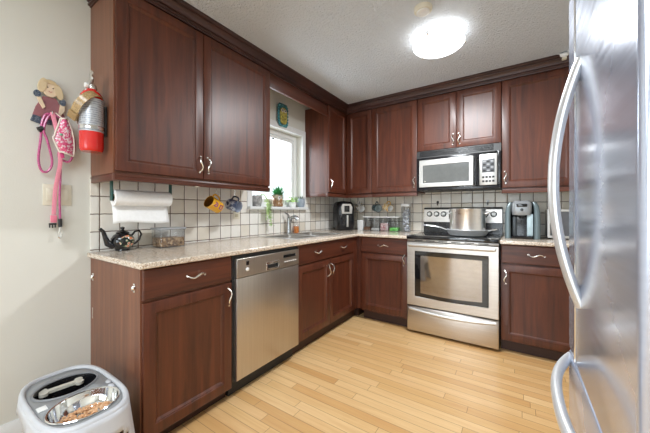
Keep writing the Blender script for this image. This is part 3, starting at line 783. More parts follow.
HZ2 = HZ-.003
my = plain('mustard_glaze', srgb(232, 172, 44), .2, 0, .03, coat=.3)
m1 = mug('mug', 'mustard yellow mug with purple lettering hanging tilted under the left cabinet', (.182, -2.06, HZ), (.12, -.88, .42), my, plain('brown_glaze', srgb(120, 76, 30), .25), .048, .112)
mpu = plain('purple_print', srgb(126, 44, 110), .3)
# purple lettering wrapped on the side that faces the room
b = MB(); r = .0484
def onmug(ang, z, rr=.0484): return (rr*math.cos(ang), rr*math.sin(ang), z)
STR = {'Z': [[(0, 1), (1, 1), (0, 0), (1, 0)]], 'A': [[(0, 0), (.5, 1), (1, 0)], [(.22, .4), (.78, .4)]], 'N': [[(0, 0), (0, 1), (1, 0), (1, 1)]], 'O': [[(0, 0), (0, 1), (1, 1), (1, 0), (0, 0)]], 'X': [[(0, 0), (1, 1)], [(0, 1), (1, 0)]]}
for i, ch in enumerate('ZNO'):
    for st in STR[ch]:
        P = []
        for (u0, v0), (u1, v1) in zip(st, st[1:]):
            for k in range(4): P.append((u0+(u1-u0)*k/4, v0+(v1-v0)*k/4))
        P.append(st[-1])
        b.tube([onmug(-PI/2-.50+v_*.62+.0, .090-(i*.026+u_*.020)) for u_, v_ in P], .0036, 6)
b.build('lettering', mpu, m1, world=False, label='purple lettering')
mug('mug', 'slate blue mug with pale swirl hanging mouth outward under the left cabinet', (.182, -1.885, HZ), (.86, .22, -.25), decor('slate_swirl', srgb(84, 96, 126), [srgb(176, 182, 196), srgb(60, 70, 98)], 26), plain('pale_blue_glaze', srgb(170, 178, 196), .2), .046, .104, mhandle=plain('navy_glaze', srgb(48, 54, 76), .2))
mug('mug', 'white mug with grey and gold pattern hanging beside the air fryer', (.442, -.17, HZ2), (.80, -.50, -.25), decor('white_grey_pattern', srgb(226, 222, 212), [srgb(120, 120, 120), srgb(178, 150, 90)], 30), 'white_gloss', .047, .10)
mug('mug', 'dark teal mug hanging in the middle of the rear row', (.664, -.17, HZ2), (.75, -.62, -.10), decor('teal_glaze', srgb(42, 66, 74), [srgb(86, 112, 118), srgb(30, 44, 52)], 24), plain('pale_glaze', srgb(180, 190, 190), .25), .048, .098)
mug('mug', 'cream mug with a golden yellow handle hanging nearest the microwave', (.818, -.17, HZ2), (.86, -.42, -.30), decor('cream_gold', srgb(228, 212, 176), [srgb(206, 162, 84), srgb(236, 226, 206)], 22), 'white_gloss', .045, .10, plain('gold_glaze', srgb(220, 172, 76), .25))

# outlet and switch plates
ot = thing('wall_outlet', 'beige wall outlet plate on the tiles below the hanging mugs', 'outlet', (.0095, -1.741, 1.143))
MB().box(.0092, -1.776, 1.089, .0135, -1.706, 1.199, .002).build('plate', 'beige', ot)
for z in (1.165, 1.121):
    MB().box(.0136, -1.757, z-.014, .0155, -1.725, z+.014, .0015).box(.0148, -1.749, z-.006, .0158, -1.746, z+.006).box(.0148, -1.736, z-.006, .0158, -1.733, z+.006).build('socket', plain('socket_beige', srgb(190, 180, 154), .4), ot)
sw = thing('light_switch', 'beige double light switch plate on the wall behind the pink strap', 'light switch', (.0005, -2.934, 1.247))
MB().box(.0005, -2.993, 1.190, .0055, -2.875, 1.304, .002).build('plate', 'beige', sw)
for y in (-2.962, -2.906):
    MB().box(.0056, y-.017, 1.214, .009, y+.017, 1.280, .0015).build('rocker', 'beige', sw)

# ------------------------------------------------------------------ window sill plants
def leaf(b, base, direc, L, w, curl=.0, thick=.003, n=6, up=(0, 0, 1)):
    D = Vector(direc).normalized(); B = Vector(base); U = Vector(up); Sx = D.cross(U)
    if Sx.length < 1e-3: Sx = Vector((1, 0, 0))
    Sx.normalize(); Nn = Sx.cross(D)
    rings = []
    for k in range(n+1):
        f = k/n; ww = w*math.sin(PI*min(.985, .10+.9*f))**.8*(1-.15*f)+.0006
        c = B+D*(L*f)+Vector((0, 0, -1))*(curl*f*f)
        rings.append([tuple(c-Sx*ww), tuple(c-Nn*thick*(1-f*.7)), tuple(c+Sx*ww), tuple(c+Nn*thick*.5*(1-f*.7))])
    b.loft(rings)
def green(name, c1, c2):
    return NT_leaf(name, c1, c2)
def NT_leaf(name, c1, c2):
    t = NT(name); nz = t.noise(t.obj(), 40, 2); t.l(t.ramp(nz.outputs[0], [(.3, c1), (.7, c2)]), t.b.inputs['Base Color'])
    t.set(Roughness=.45, Subsurface_Weight=.0); return t.m
SZ = WZ0+.0005
def pot(t, x, y, z, r, h, mat, sq=1.0):
    MB().lathe([(r*.74, 0), (r*.80, .004), (r*1.0, h*.5), (r*.96, h*.92), (r*.98, h), (r*.88, h), (r*.86, h*.86), (0, h*.85)], 28, (x, y, z)).build('pot', mat, t)
mgrey = decor('grey_stone_pot', srgb(176, 176, 176), [srgb(146, 146, 148), srgb(188, 188, 188)], 30)
t = thing('trailing_plant', 'pale trailing plant spilling from a grey pot at the left end of the sill', 'plant', (-.01, -1.492, SZ))
pot(t, -.012, -1.492, SZ, .062, .105, mgrey)
b = MB(); rnd = random.Random(3)
for q in range(9):
    a = rnd.uniform(-.9, .9); y0 = -1.492+.03*math.sin(a); L = rnd.uniform(.10, .24)
    P = [(-.01, y0, SZ+.095), (.035, y0+.02+.03*rnd.random(), SZ+.125), (.066, y0+.045+.03*rnd.random(), SZ+.06)]
    yy = P[-1][1]
    for k in range(1, 7): P.append((.068+.004*rnd.random(), yy+.018*math.sin(k*.8+q)+.006*k, SZ+.06-L*k/6))
    b.tube(P, .0016, 5)
    for k in range(2, len(P)):
        for s_ in (-1, 1): leaf(b, P[k], (.35, s_*.8, -.35), .032, .0065, .006, .0012, 4)
b.build('foliage', NT_leaf('pale_trailing_leaf', srgb(150, 186, 110), srgb(204, 222, 160)), t)
t = thing('succulent_plant', 'bright green spiky succulent in a brown and white owl shaped pot', 'plant', (-.01, -1.186, SZ))
pb = MB().lathe([(.046, 0), (.056, .006), (.061, .04), (.055, .085), (.058, .118), (.061, .124), (.053, .124), (.050, .11), (0, .108)], 32, (-.008, -1.196, SZ))
po = pb.build('pot', decor('owl_glaze', srgb(206, 190, 168), [srgb(150, 112, 78), srgb(218, 208, 192)], 16), t)
for dy in (-.024, .024):
    MB().lathe([(.019, 0), (.019, .004), (.012, .006)], 20, mat=Matrix.Translation((.047, -1.205+dy, SZ+.092)) @ Matrix.Rotation(PI/2, 4, 'Y') ).build('owl_eye', 'white_gloss', po)
    MB().sphere((.053, -1.205+dy, SZ+.092), .007, 10).build('owl_pupil', 'black', po)
MB().sphere((.052, -1.205, SZ+.076), .006, 10, (1, .8, 1.5)).build('owl_beak', my, po)
for dy in (-.056, .050):
    MB().sphere((.008, -1.196+dy, SZ+.055), .03, 14, (.8, .35, 1.3)).build('owl_wing', plain('brown_clay', srgb(132, 92, 60), .5), po)
b = MB(); rnd = random.Random(5)
for k in range(46):
    a = k*2.399; e = .05+1.2*(k/46)**1.3
    leaf(b, (-.008+.012*math.cos(a), -1.190+.012*math.sin(a), SZ+.112+.02*k/46), (math.cos(a)*math.cos(e), math.sin(a)*math.cos(e), math.sin(e)), .088+.02*rnd.random(), .0165, .006, .004, 6)
b.build('foliage', NT_leaf('succulent_leaf', srgb(28, 116, 66), srgb(96, 176, 112)), t)
t = thing('pothos_plant', 'yellow green leafy plant in a white pot right of the succulent', 'plant', (-.01, -.945, SZ))
pot(t, -.01, -.945, SZ, .042, .055, 'white_gloss')
b = MB(); rnd = random.Random(9)
for k in range(34):
    a = rnd.uniform(0, 2*PI); e = rnd.uniform(-.1, 1.1)
    s0 = Vector((-.01, -.945, SZ+.048)); s1 = s0+Vector((math.cos(a)*.04*math.cos(e), math.sin(a)*.048*math.cos(e), .018+.055*max(0, math.sin(e))))
    b.tube([tuple(s0), tuple((s0+s1)/2+Vector((0, 0, .01))), tuple(s1)], .0011, 5)
    leaf(b, tuple(s1), (math.cos(a), math.sin(a),   .15), .034, .012, .016, .0012, 5)
b.build('foliage', NT_leaf('pothos_leaf', srgb(136, 186, 84), srgb(198, 222, 140)), t)
t = thing('potted_plant', 'small dark sprig in a blue grey pot at the right end of the sill', 'plant', (-.012, -.800, SZ))
pot(t, -.012, -.800, SZ, .046, .100, plain('blue_grey_pot', srgb(148, 158, 170), .4))
b = MB(); rnd = random.Random(11)
for k in range(22):
    a = rnd.uniform(0, 2*PI); e = rnd.uniform(.5, 1.4)
    leaf(b, (-.012+.015*math.cos(a), -.800+.015*math.sin(a), SZ+.088), (math.cos(a)*math.cos(e), math.sin(a)*math.cos(e), math.sin(e)), .055, .007, .012, .0012, 5)
b.build('foliage', NT_leaf('dark_sprig', srgb(70, 92, 76), srgb(110, 128, 112)), t)

# ornament above the window
ow = thing('owl_plaque', 'turquoise and yellow owl plaque hung over the window casing', 'wall ornament', (.017, -1.135, 2.06))
mtq = decor('turquoise_paint', srgb(74, 150, 158), [srgb(38, 96, 110), srgb(120, 186, 190)], 60)
mye = decor('yellow_paint', srgb(196, 182, 96), [srgb(150, 140, 70), srgb(214, 204, 140)], 40)
oy, oz = -1.150, 2.172
b = MB().loft([[(x, y, z) for (y, z, _) in rrect(oy, oz, .068, .108, .025, 0)] for x in (.017, .030)])
for k in range(26):
    a = 2*PI*k/26; b.sphere((.026, oy+.068*math.copysign(min(1, abs(1.25*math.cos(a))), math.cos(a)), oz+.108*math.copysign(min(1, abs(1.25*math.sin(a))), math.sin(a))), .014, 8)
b.build('frame', mtq, ow)
MB().loft([[(x, y, z) for (y, z, _) in rrect(oy, oz-.01, .052, .086, .045, 0)] for x in (.031, .040)]).build('owl_body', mye, ow)
for dy in (-.023, .023):
    MB().lathe([(.017, 0), (.017, .004), (0, .004)], 18, mat=Matrix.Translation((.040, oy+dy, oz+.045)) @ Matrix.Rotation(PI/2, 4, 'Y')).lathe([(.008, .0042), (.007, .007), (0, .007)], 14, mi=1, mat=Matrix.Translation((.040, oy+dy, oz+.045)) @ Matrix.Rotation(PI/2, 4, 'Y')).build('eye', ['white_gloss', 'black'], ow)
for k in range(5):
    MB().sphere((.041, oy+(-.018 if k % 2 else .018)*(1 if k < 4 else 0), oz-.005-.017*k), .007, 8, (.4, 1, 1)).build('spot', 'black', ow)

# ------------------------------------------------------------------ rear counter
af = thing('air_fryer', 'black air fryer with a silver control panel in the counter corner', 'air fryer', (.222, -.220, .9192), (0, 0, math.radians(50)))
# local: front faces -y
def sq_ring(hx, hy, r, z, n=6): return rrect(0, 0, hx, hy, r, z, n)
MB().loft([sq_ring(.125, .135, .06, .004), sq_ring(.135, .145, .065, .02), sq_ring(.140, .150, .07, .15), sq_ring(.138, .148, .07, .27), sq_ring(.128, .138, .068, .325), sq_ring(.105, .115, .06, .348), sq_ring(.06, .07, .05, .356)]).build('body', 'black', af, world=False)
MB().lathe([(.02, 0), (.02, .0045)], 12, (0.08, 0.08, 0)).build('foot', 'black_matt', af, world=False)
MB().loft([[(x*k_, y_, z) for x, z in ((-.080, .205), (.080, .205), (.090, .285), (.062, .322), (-.062, .322), (-.090, .285))] for k_, y_ in ((1, -.140), (1, -.152), (.97, -.155))]).build('control_panel', 'steel_bright', af, world=False)
MB().box(-.040, -.1585, .225, .040, -.1545, .300, .004).build('display', 'black_glass', af, world=False)
MB().box(-.112, -.158, .020, .112, -.138, .195, .010).build('basket_front', 'black', af, world=False)
MB().box(-.015, -.195, .045, .015, -.157, .185, .010, 3).build('basket_handle', 'steel_bright', af, world=False)
af.scale = (.84, .84, 1.03)
t = thing('white_canister', 'plain white container between the air fryer and the clear canisters', 'container', (.415, -.075, .9192))
MB().loft([rrect(.410, -.075, .040, .045, .012, .9195), rrect(.410, -.075, .044, .048, .012, 1.03)]).build('body', 'white', t)
MB().loft([rrect(.410, -.075, .046, .050, .012, 1.0305), rrect(.410, -.075, .046, .050, .012, 1.042), rrect(.410, -.075, .042, .046, .012, 1.046)]).build('lid', 'white_gloss', t)
xs = (.461, .562, .685, .801, .925)
cont = [('brown sugar', bits('brown_grains', [(0, srgb(112, 70, 44)), (1, srgb(160, 112, 76))], 300), .045, 'clear canister with a low layer of brown grains, leftmost of the white lidded row'),
        ('none', plain('flour', srgb(206, 204, 200), .9), .03, 'clear canister almost empty, second of the white lidded row'),
        ('pink', bits('pink_packets', [(0, srgb(206, 150, 150)), (.6, srgb(224, 214, 206)), (1, srgb(190, 120, 126))], 60), .095, 'clear canister holding pink and white packets, third of the white lidded row'),
        ('green', bits('green_packets', [(0, srgb(60, 170, 60)), (1, srgb(120, 214, 96))], 50), .045, 'clear canister with bright green contents, next to the tall jar')]
for (x0, x1), (_, m_, ch, lab) in zip(zip(xs, xs[1:]), cont):
    clear_box('canister', lab, 'canister', x0+.005, -.145, x1-.005, -.045, 1.082, m_, ch, 'white_gloss', 'clear canisters with white lids on the rear counter')
tj = thing('tall_jar', 'tall clear jar of pale wrapped sweets with a white lid left of the range', 'jar', (1.005, -.105, .9192))
MB().loft([rrect(1.005, -.105, .047, .047, .015, .9225), rrect(1.005, -.105, .047, .047, .015, 1.215), rrect(1.005, -.105, .050, .050, .018, 1.215), rrect(1.005, -.105, .050, .050, .018, .9194)]).build('jar_body', 'plastic_clear', tj)
MB().loft([rrect(1.005, -.105, .052, .052, .018, 1.2155), rrect(1.005, -.105, .052, .052, .018, 1.240), rrect(1.005, -.105, .045, .045, .016, 1.247)]).build('lid', 'white_gloss', tj)
b = MB(); rnd = random.Random(2)
for lz in range(11):
    for q in range(5):
        b.sphere((1.005+rnd.uniform(-.028, .028), -.105+rnd.uniform(-.028, .028), .940+lz*.0225+rnd.uniform(-.004, .004)), .0165, 8, (rnd.uniform(.7, 1), rnd.uniform(.7, 1), rnd.uniform(.6, 1)))
o = b.build('contents', bits('wrapped_sweets', [(0, srgb(150, 150, 158)), (.5, srgb(222, 222, 226)), (1, srgb(190, 190, 198))], 60), tj); o['kind'] = 'stuff'

# little hooks on the tiles over the range
for x, lab, m_ in ((1.334, 'small dark hook on the tiles above the left range knobs', 'black_matt'), (1.829, 'small hook with a white knob on the tiles above the right range knobs', 'white')):
    t = thing('tile_hook', lab, 'hook', (x, -.0095, 1.25))
    MB().lathe([(.014, 0), (.014, .004), (.009, .006)], 16, mat=Matrix.Translation((x, -.0095, 1.262)) @ Matrix.Rotation(PI/2, 4, 'X')).build('base', m_, t)
    MB().tube([(x, -.015, 1.258), (x, -.020, 1.240), (x, -.028, 1.226), (x, -.038, 1.230), (x, -.040, 1.242)], .0042, 8).build('hook', 'black_matt', t)
    if x > 1.5: MB().sphere((x-.004, -.030, 1.232), .012, 12, (.9, .9, 1.3)).build('knob', 'white_gloss', t)

# coffee maker
cm = thing('coffee_maker', 'grey and black single cup coffee maker on the right counter', 'coffee maker', (2.118, -.265, .9192))
CX, CY = 2.118, -.265
mgb = plain('grey_blue_plastic', srgb(98, 110, 113), .28, .3, .04)
mgd = plain('dark_grey_plastic', srgb(52, 58, 62), .3, 0, .06)
MB().loft([rrect(CX, CY+.03, .105, .135, .05, .9195), rrect(CX, CY+.03, .107, .137, .05, .96), rrect(CX, CY+.04, .100, .120, .05, 1.19), rrect(CX, CY+.04, .085, .105, .05, 1.235), rrect(CX, CY+.04, .06, .08, .05, 1.248)]).build('body', 'black', cm)
for s_ in (-1, 1):
    x = CX+s_*.100
    rings = [rrect(x+dx*s_, CY-.02, hx, .125-dy, .014, z) for z, hx, dx, dy in ((.9200, .024, .004, 0), (.95, .023, .005, .0), (1.06, .022, .006, .0), (1.15, .021, .005, .002), (1.205, .019, -.002, .012), (1.238, .016, -.016, .03))]
    MB().loft(rings).build('side_panel', mgb, cm)
MB().box(CX+.034, CY-.132, .945, CX+.078, CY-.090, 1.135, .006).build('water_window', plain('pale_blue_plastic', srgb(176, 196, 204), .2), cm)
MB().box(CX-.070, CY-.128, .945, CX-.040, CY-.090, 1.11, .006).build('brew_column', mgd, cm)
MB().lathe([(.066, -.012), (.068, .0), (.068, .026), (.060, .032), (0, .034)], 32, sy=.92, mat=Matrix.Translation((CX-.004, CY-.085, 1.178)) @ Matrix.Rotation(PI/2-.25, 4, 'X')).build('brew_head', 'grey', cm)
hd_ = MB().loft([rrect(CX-.004, CY-.09, .068, .055, .03, 1.125), rrect(CX-.004, CY-.095, .074, .060, .032, 1.16), rrect(CX-.004, CY-.09, .072, .060, .032, 1.225), rrect(CX-.004, CY-.08, .058, .045, .03, 1.250)]).build('head', plain('silver_plastic', srgb(150, 153, 156), .32, .4, .03), cm)
MB().box(CX-.042, CY-.158, 1.196, CX+.036, CY-.146, 1.224, .004).build('screen', 'black_glass', hd_)
MB().lathe([(.012, 0), (.012, .004), (0, .005)], 16, mat=Matrix.Translation((CX-.004, CY-.154, 1.172)) @ Matrix.Rotation(PI/2, 4, 'X')).build('button', 'black', hd_)
MB().loft([rrect(CX, CY-.095, .078, .060, .03, .9196), rrect(CX, CY-.098, .080, .064, .03, .938), rrect(CX, CY-.095, .076, .058, .03, .943)]).build('drip_tray', 'black', cm)
MB().lathe([(.020, 1.10), (.024, 1.126)], 18, (CX-.004, CY-.09, 0)).build('nozzle', 'black_matt', cm)

to = thing('toaster_oven', 'silver framed dark fronted countertop appliance half hidden behind the fridge handle', 'toaster oven', (2.44, -.20, .9192))
MB().box(2.298, -.275, .9300, 2.575, -.03, 1.175, .008).build('body', 'steel_bright', to)
MB().plate('y', -.290, -.2755, [2.298, 2.318, 2.555, 2.575], [.930, .950, 1.155, 1.175], lambda u, v: not (2.318 < u < 2.555 and .950 < v < 1.155)).build('front_frame', 'steel_bright', to, bevel=.002)
MB().box(2.3185, -.285, .9505, 2.5545, -.2758, 1.1545).build('front_glass', plain('smoky_glass', srgb(96, 96, 100), .12, 0, .08), to)
for x, y in ((2.32, -.25), (2.32, -.06), (2.555, -.25), (2.555, -.06)):
    MB().cyl((x, y, .9193), (x, y, .9305), .010, 10).build('foot', 'black_matt', to)
# small figurine on the crown's edge
fgr = thing('bird_figurine', 'tiny white bird figurine on the crown moulding at the top right', 'figurine', (2.40, -.392, 2.392))
MB().sphere((2.40, -.412, 2.425), .024, 14, (1.3, .8, .8)).sphere((2.428, -.412, 2.447), .014, 12).build('body', 'white_gloss', fgr)
MB().loft([[(2.385, -.405, 2.432), (2.395, -.418, 2.436), (2.383, -.42, 2.430)], [(2.345, -.40, 2.446), (2.350, -.415, 2.449), (2.343, -.418, 2.442)]]).build('tail', 'white_gloss', fgr)
MB().box(2.385, -.418, 2.388, 2.415, -.3885, 2.406, .003).build('perch', 'beige', fgr)

# ------------------------------------------------------------------ fire extinguisher and collar on the cabinet end
EX, EY = .228, -2.852
fe = thing('fire_extinguisher', 'red and silver fire extinguisher hanging on the end of the left upper cabinet', 'fire extinguisher', (EX, EY, 1.47))
mred = plain('red_paint', srgb(206, 30, 26), .22, 0, .04, coat=.4)
MB().lathe([(.044, 0), (.050, .010), (.0515, .03), (.0515, .265), (.047, .292), (.036, .312), (.022, .320), (.020, .330)], 36, (EX, EY, 1.470)).build('cylinder', mred, fe)
mlab = NT('silver_label'); v = mlab.obj(); sp = mlab.n('ShaderNodeSeparateXYZ'); mlab.l(v, sp.inputs[0])
nz = mlab.noise(mlab.obj((90, 90, 260)), 1.0, 2, .5)
st = mlab.math('GREATER_THAN', mlab.math('FRACT', mlab.math('MULTIPLY', sp.outputs[2], 90.0)), .55)
ink = mlab.math('MULTIPLY', st, mlab.math('GREATER_THAN', nz.outputs[0], .47))
mlab.l(mlab.mix(ink, srgb(186, 189, 194), srgb(138, 142, 152)), mlab.b.inputs['Base Color']); mlab.set(Roughness=.3, Metallic=.35)
MB().lathe([(.0522, .100), (.0522, .272)], 36, (EX, EY, 1.470), cap0=False, cap1=False).build('label_wrap', mlab.m, fe, label='silver instruction label')
MB().lathe([(.0532, .112), (.0532, .130), (.0526, .131)], 36, (EX, EY, 1.470), cap0=False, cap1=False).build('strap', 'chrome', fe)
MB().lathe([(.022, .326), (.024, .334), (.020, .350), (.012, .356)], 18, (EX, EY, 1.470)).build('valve', 'nickel', fe)
MB().tube([(EX-.02, EY+.0, 1.812), (EX+.01, EY-.004, 1.825), (EX+.045, EY-.012, 1.838), (EX+.07, EY-.02, 1.832)], [.011, .014, .013, .008], 8, flat=.6).tube([(EX-.03, EY, 1.822), (EX, EY-.004, 1.850), (EX+.04, EY-.012, 1.872), (EX+.058, EY-.015, 1.864)], [.011, .014, .012, .008], 8, flat=.6).tube([(EX-.03, EY, 1.815), (EX-.045, EY-.01, 1.80), (EX-.05, EY-.02, 1.76)], [.009, .008, .007], 8).build('lever', 'steel_bright', fe)
MB().lathe([(.013, 0), (.013, .012), (.010, .014)], 16, mat=Matrix.Translation((EX+.014, EY-.020, 1.808)) @ Matrix.Rotation(PI/2, 4, 'X')).build('gauge', 'white', fe)
MB().box(EX-.016, EY+.0525, 1.56, EX+.016, YL-.0005, 1.72, .002).build('wall_bracket', 'black_matt', fe)
co = thing('dog_collar', 'tan webbing dog collar slung around the neck of the fire extinguisher', 'collar', (EX, EY, 1.72))
b = MB(); R = Matrix.Translation((EX-.012, EY-.014, 1.700)) @ Matrix.Rotation(math.radians(-38), 4, 'Y') @ Matrix.Rotation(math.radians(36), 4, 'X')
n = 40; rings = []
for k in range(n+1):
    a = 2*PI*k/n; rx, ry = .090, .070
    c, s_ = math.cos(a), math.sin(a)
    rings.append([tuple(R @ Vector(((rx+d)*c, (ry+d)*s_, w))) for d, w in ((0, -.019), (.004, -.019), (.004, .019), (0, .019))])
b.loft(rings, True, False, False); b.build('band', decor('tan_webbing', srgb(176, 148, 104), [srgb(150, 124, 84), srgb(192, 166, 122)], 90), co)
b = MB(); b.box(-.056, -.082, -.023, -.012, -.062, .023, .005, mat=R); b.build('buckle', plain('tan_buckle', srgb(150, 122, 80), .35), co)
b = MB().tube([tuple(R @ Vector((-.06, -.058, -.016+.0))), tuple(R @ Vector((-.066, -.066, -.03))), tuple(R @ Vector((-.058, -.07, -.042))), tuple(R @ Vector((-.045, -.066, -.035))), tuple(R @ Vector((-.048, -.058, -.018)))], .0028, 8); b.build('ring', 'chrome', co)

# ------------------------------------------------------------------ wooden doll plaque with leashes on the left wall
def wp(cx, cy): return (-2.97+(cx-125)*.00078, 1.82-(cy-60)*.00104)
def plaque(poly, x0, x1):
    P = [wp(*q) for q in poly]
    return MB().loft([[(x0, y, z) for y, z in P], [(x1-.0015, y, z) for y, z in P], [(x1, -2.965+(y+2.965)*.985, 1.72+(z-1.72)*.99) for y, z in P]])
def oval(cx, cy, rx, ry, n=20, rot=0):
    return [(cx+rx*math.cos(2*PI*k/n)*math.cos(rot)-ry*math.sin(2*PI*k/n)*math.sin(rot), cy+rx*math.cos(2*PI*k/n)*math.sin(rot)+ry*math.sin(2*PI*k/n)*math.cos(rot)) for k in range(n)]
dl = thing('doll_plaque', 'painted wooden girl doll key hook in a mauve dress on the left wall', 'wall hook', (.001, -2.968, 1.60))
mmau = plain('mauve_paint', srgb(150, 98, 104), .6); mcr = plain('cream_paint', srgb(226, 204, 176), .6); mnv = decor('navy_dotted_paint', srgb(62, 74, 92), [srgb(104, 114, 128), srgb(50, 60, 76)], 90)
plaque([(95, 112), (160, 112), (185, 150), (215, 215), (210, 240), (120, 225), (45, 215), (60, 170)], .001, .014).build('dress', mmau, dl)
plaque([(46, 216), (82, 220), (84, 256), (34, 246)], .001, .012).build('hem', mnv, dl)
plaque([(92, 222), (140, 226), (140, 252), (92, 250)], .001, .012).build('hem', mnv, dl)
plaque(oval(128, 68, 44, 44), .0145, .024).build('head', mcr, dl)
for cx, cy, rx, ry, ro in ((88, 60, 20, 38, .3), (172, 78, 20, 40, -.35)):
    plaque(oval(cx, cy, rx, ry, 18, ro), .0145, .027).build('braid', plain('blond_paint', srgb(216, 196, 160), .7), dl)
plaque([(88, 42), (105, 28), (150, 30), (166, 50), (130, 46)], .0245, .029).build('fringe', plain('blond_hair', srgb(204, 180, 140), .7), dl)
for dx in (-14, 14): MB().sphere((.0245, *wp(128+dx, 66)), .0028, 8).build('eye', 'black', dl)
MB().tube([(.0245, *wp(118, 84)), (.0252, *wp(128, 89)), (.0245, *wp(138, 84))], .0013, 6).build('mouth', plain('rose_paint', srgb(190, 90, 90), .5), dl)
for pts in (oval(64, 108, 18, 17), oval(194, 126, 17, 19)): plaque(pts, .0145, .023).build('sleeve', mnv, dl)
for pts in ([(60, 120), (82, 124), (104, 168), (92, 178), (72, 150)], [(180, 138), (206, 144), (204, 170), (184, 196), (172, 186)]): plaque(pts, .0145, .021).build('arm', mcr, dl)
MB().tube([(.014, *wp(130, 196)), (.030, *wp(130, 200)), (.046, *wp(130, 210)), (.056, *wp(130, 204)), (.056, *wp(130, 192))], .003, 8).build('hook', 'chrome', dl)

def lw(cx, cy): return (-2.954+(cx-140)*.00081, 1.392-(cy-60)*.0011)      # lower strip of the wall
mpk = decor('pink_rope', srgb(196, 96, 146), [srgb(170, 74, 124), srgb(214, 130, 170)], 160)
ls = thing('dog_leash', 'looped pink rope dog leash with a metal snap hanging from the doll plaque', 'leash', (.035, -2.965, 1.655))
hy, hz = wp(130, 207)
P = [(.030, hy-.004, hz+.008), (.028, *wp(100, 212)), (.026, *wp(84, 262)), (.026, *wp(80, 330)), (.026, *lw(66, 20)), (.027, *lw(76, 74)), (.028, *lw(100, 86)), (.030, *lw(124, 62)), (.032, *lw(128, 20)), (.034, *wp(110, 340)), (.035, *wp(92, 290)), (.036, *wp(108, 230)), (.0385, hy+.002, hz+.010)]
def smoothpts(P, n=5):
    out = []
    for i in range(len(P)-1):
        p0, p1, p2, p3 = [Vector(P[max(0, min(len(P)-1, i+k))]) for k in (-1, 0, 1, 2)]
        for k in range(n):
            t_ = k/n
            out.append(tuple(.5*((2*p1)+(-p0+p2)*t_+(2*p0-5*p1+4*p2-p3)*t_*t_+(-p0+3*p1-3*p2+p3)*t_**3)))
    out.append(tuple(P[-1])); return out
MB().tube(smoothpts(P), .0055, 8, up=(1, 0, 0)).build('rope_loop', mpk, ls)
P = [(.046, hy+.004, hz+.006), (.048, *wp(200, 230)), (.046, *wp(240, 290)), (.044, *wp(252, 360)), (.042, *wp(226, 430)), (.040, *lw(186, 24)), (.040, *lw(160, 6)), (.040, *wp(170, 360)), (.042, *wp(150, 280)), (.0445, hy-.003, hz+.011)]
MB().tube(smoothpts(P), .0055, 8, up=(1, 0, 0)).build('rope_loop', mpk, ls)
P = [(.034, *lw(168, 0)), (.030, *lw(172, 80)), (.028, *lw(168, 200)), (.028, *lw(171, 318))]
MB().tube(smoothpts(P), .0050, 8, up=(1, 0, 0)).build('rope_tail', mpk, ls)
MB().tube([(.030, *wp(66, 292)), (.031, *wp(92, 280))], .013, 10).build('stopper', 'black_matt', ls)
MB().tube([(.028, *lw(171, 310)), (.028, *lw(171, 350))], .0085, 10).build('end_sleeve', 'black_matt', ls)
MB().tube(smoothpts([(.028, *lw(171, 350)), (.028, *lw(166, 372)), (.028, *lw(160, 392)), (.028, *lw(168, 406)), (.028, *lw(178, 394)), (.028, *lw(176, 376))]), .0034, 8, up=(1, 0, 0)).build('snap', 'chrome', ls)
st = thing('pink_strap', 'flat pink collar strap with a black buckle hanging in front of the light switch', 'collar', (.05, -2.95, 1.40))
P = smoothpts([(.052, hy, hz+.012), (.060, *wp(160, 330)), (.052, *lw(164, 30)), (.038, *lw(156, 100)), (.026, *lw(146, 180)), (.022, *lw(140, 290))])
MB().tube(P, .0092, 8, flat=.12, up=(0, 1, 0)).build('band', plain('pink_webbing', srgb(236, 150, 172), .7, 0, .08, 200), st)
y, z = lw(140, 312); MB().box(.016, y-.013, z-.018, .028, y+.013, z+.022, .003).build('buckle', plain('pink_plastic', srgb(226, 128, 152), .4), st)
y, z = lw(132, 336); MB().box(.017, y-.013, z-.004, .027, y+.017, z+.006, .002).box(.018, y-.012, z-.018, .026, y-.007, z-.003, .001).box(.018, y-.001, z-.02, .026, y+.004, z-.003, .001).box(.018, y+.010, z-.018, .026, y+.015, z-.003, .001).build('clasp', 'black_matt', st)
hb = thing('dog_harness', 'pink and white leopard print dog harness hanging over the leash', 'harness', (.06, -2.93, 1.55))
mle = decor('pink_leopard', srgb(236, 214, 222), [srgb(216, 78, 128), srgb(236, 196, 210)], 75, .46)
rows = []
for k in range(11):
    f = k/10
    l = Vector((0, *wp(168-38*f, 222+118*f))) if f < .9 else Vector((0, *wp(132+30*(f-.9)*10, 330+60*(f-.9)*10)))
    r_ = Vector((0, *wp(205+38*math.sin(f*2.2), 218+190*f)))
    row = []
    for j in range(9):
        g = j/8; p = l.lerp(r_, g); row.append((.062+.012*math.sin(g*PI)+.004*math.sin(f*7), p.y, p.z))
    rows.append(row)
o = MB().loft(rows, False, False, False).build('chest_panel', mle, hb)
sm = o.modifiers.new('thick', 'SOLIDIFY'); sm.thickness = .005
mhe = plain('cream_piping', srgb(228, 216, 206), .8)
MB().tube(smoothpts([r[0] for r in rows]+list(rows[-1][1:])+[r[-1] for r in rows[::-1]]+[rows[0][j] for j in (6, 4, 2)]+[rows[0][0]], 3), .0042, 8).build('piping', mhe, hb)
MB().tube(smoothpts([(.064, *wp(186, 224)), (.066, *wp(196, 280)), (.066, *wp(188, 350)), (.060, *wp(178, 400)), (.055, *lw(176, 12))]), .008, 8, flat=.25, up=(0, 1, 0)).build('strap', plain('hot_pink_webbing', srgb(206, 70, 130), .7), hb)
MB().tube([(.064, hy+.01, hz+.01), (.066, *wp(186, 226))], .003, 6).build('loop', mhe, hb)
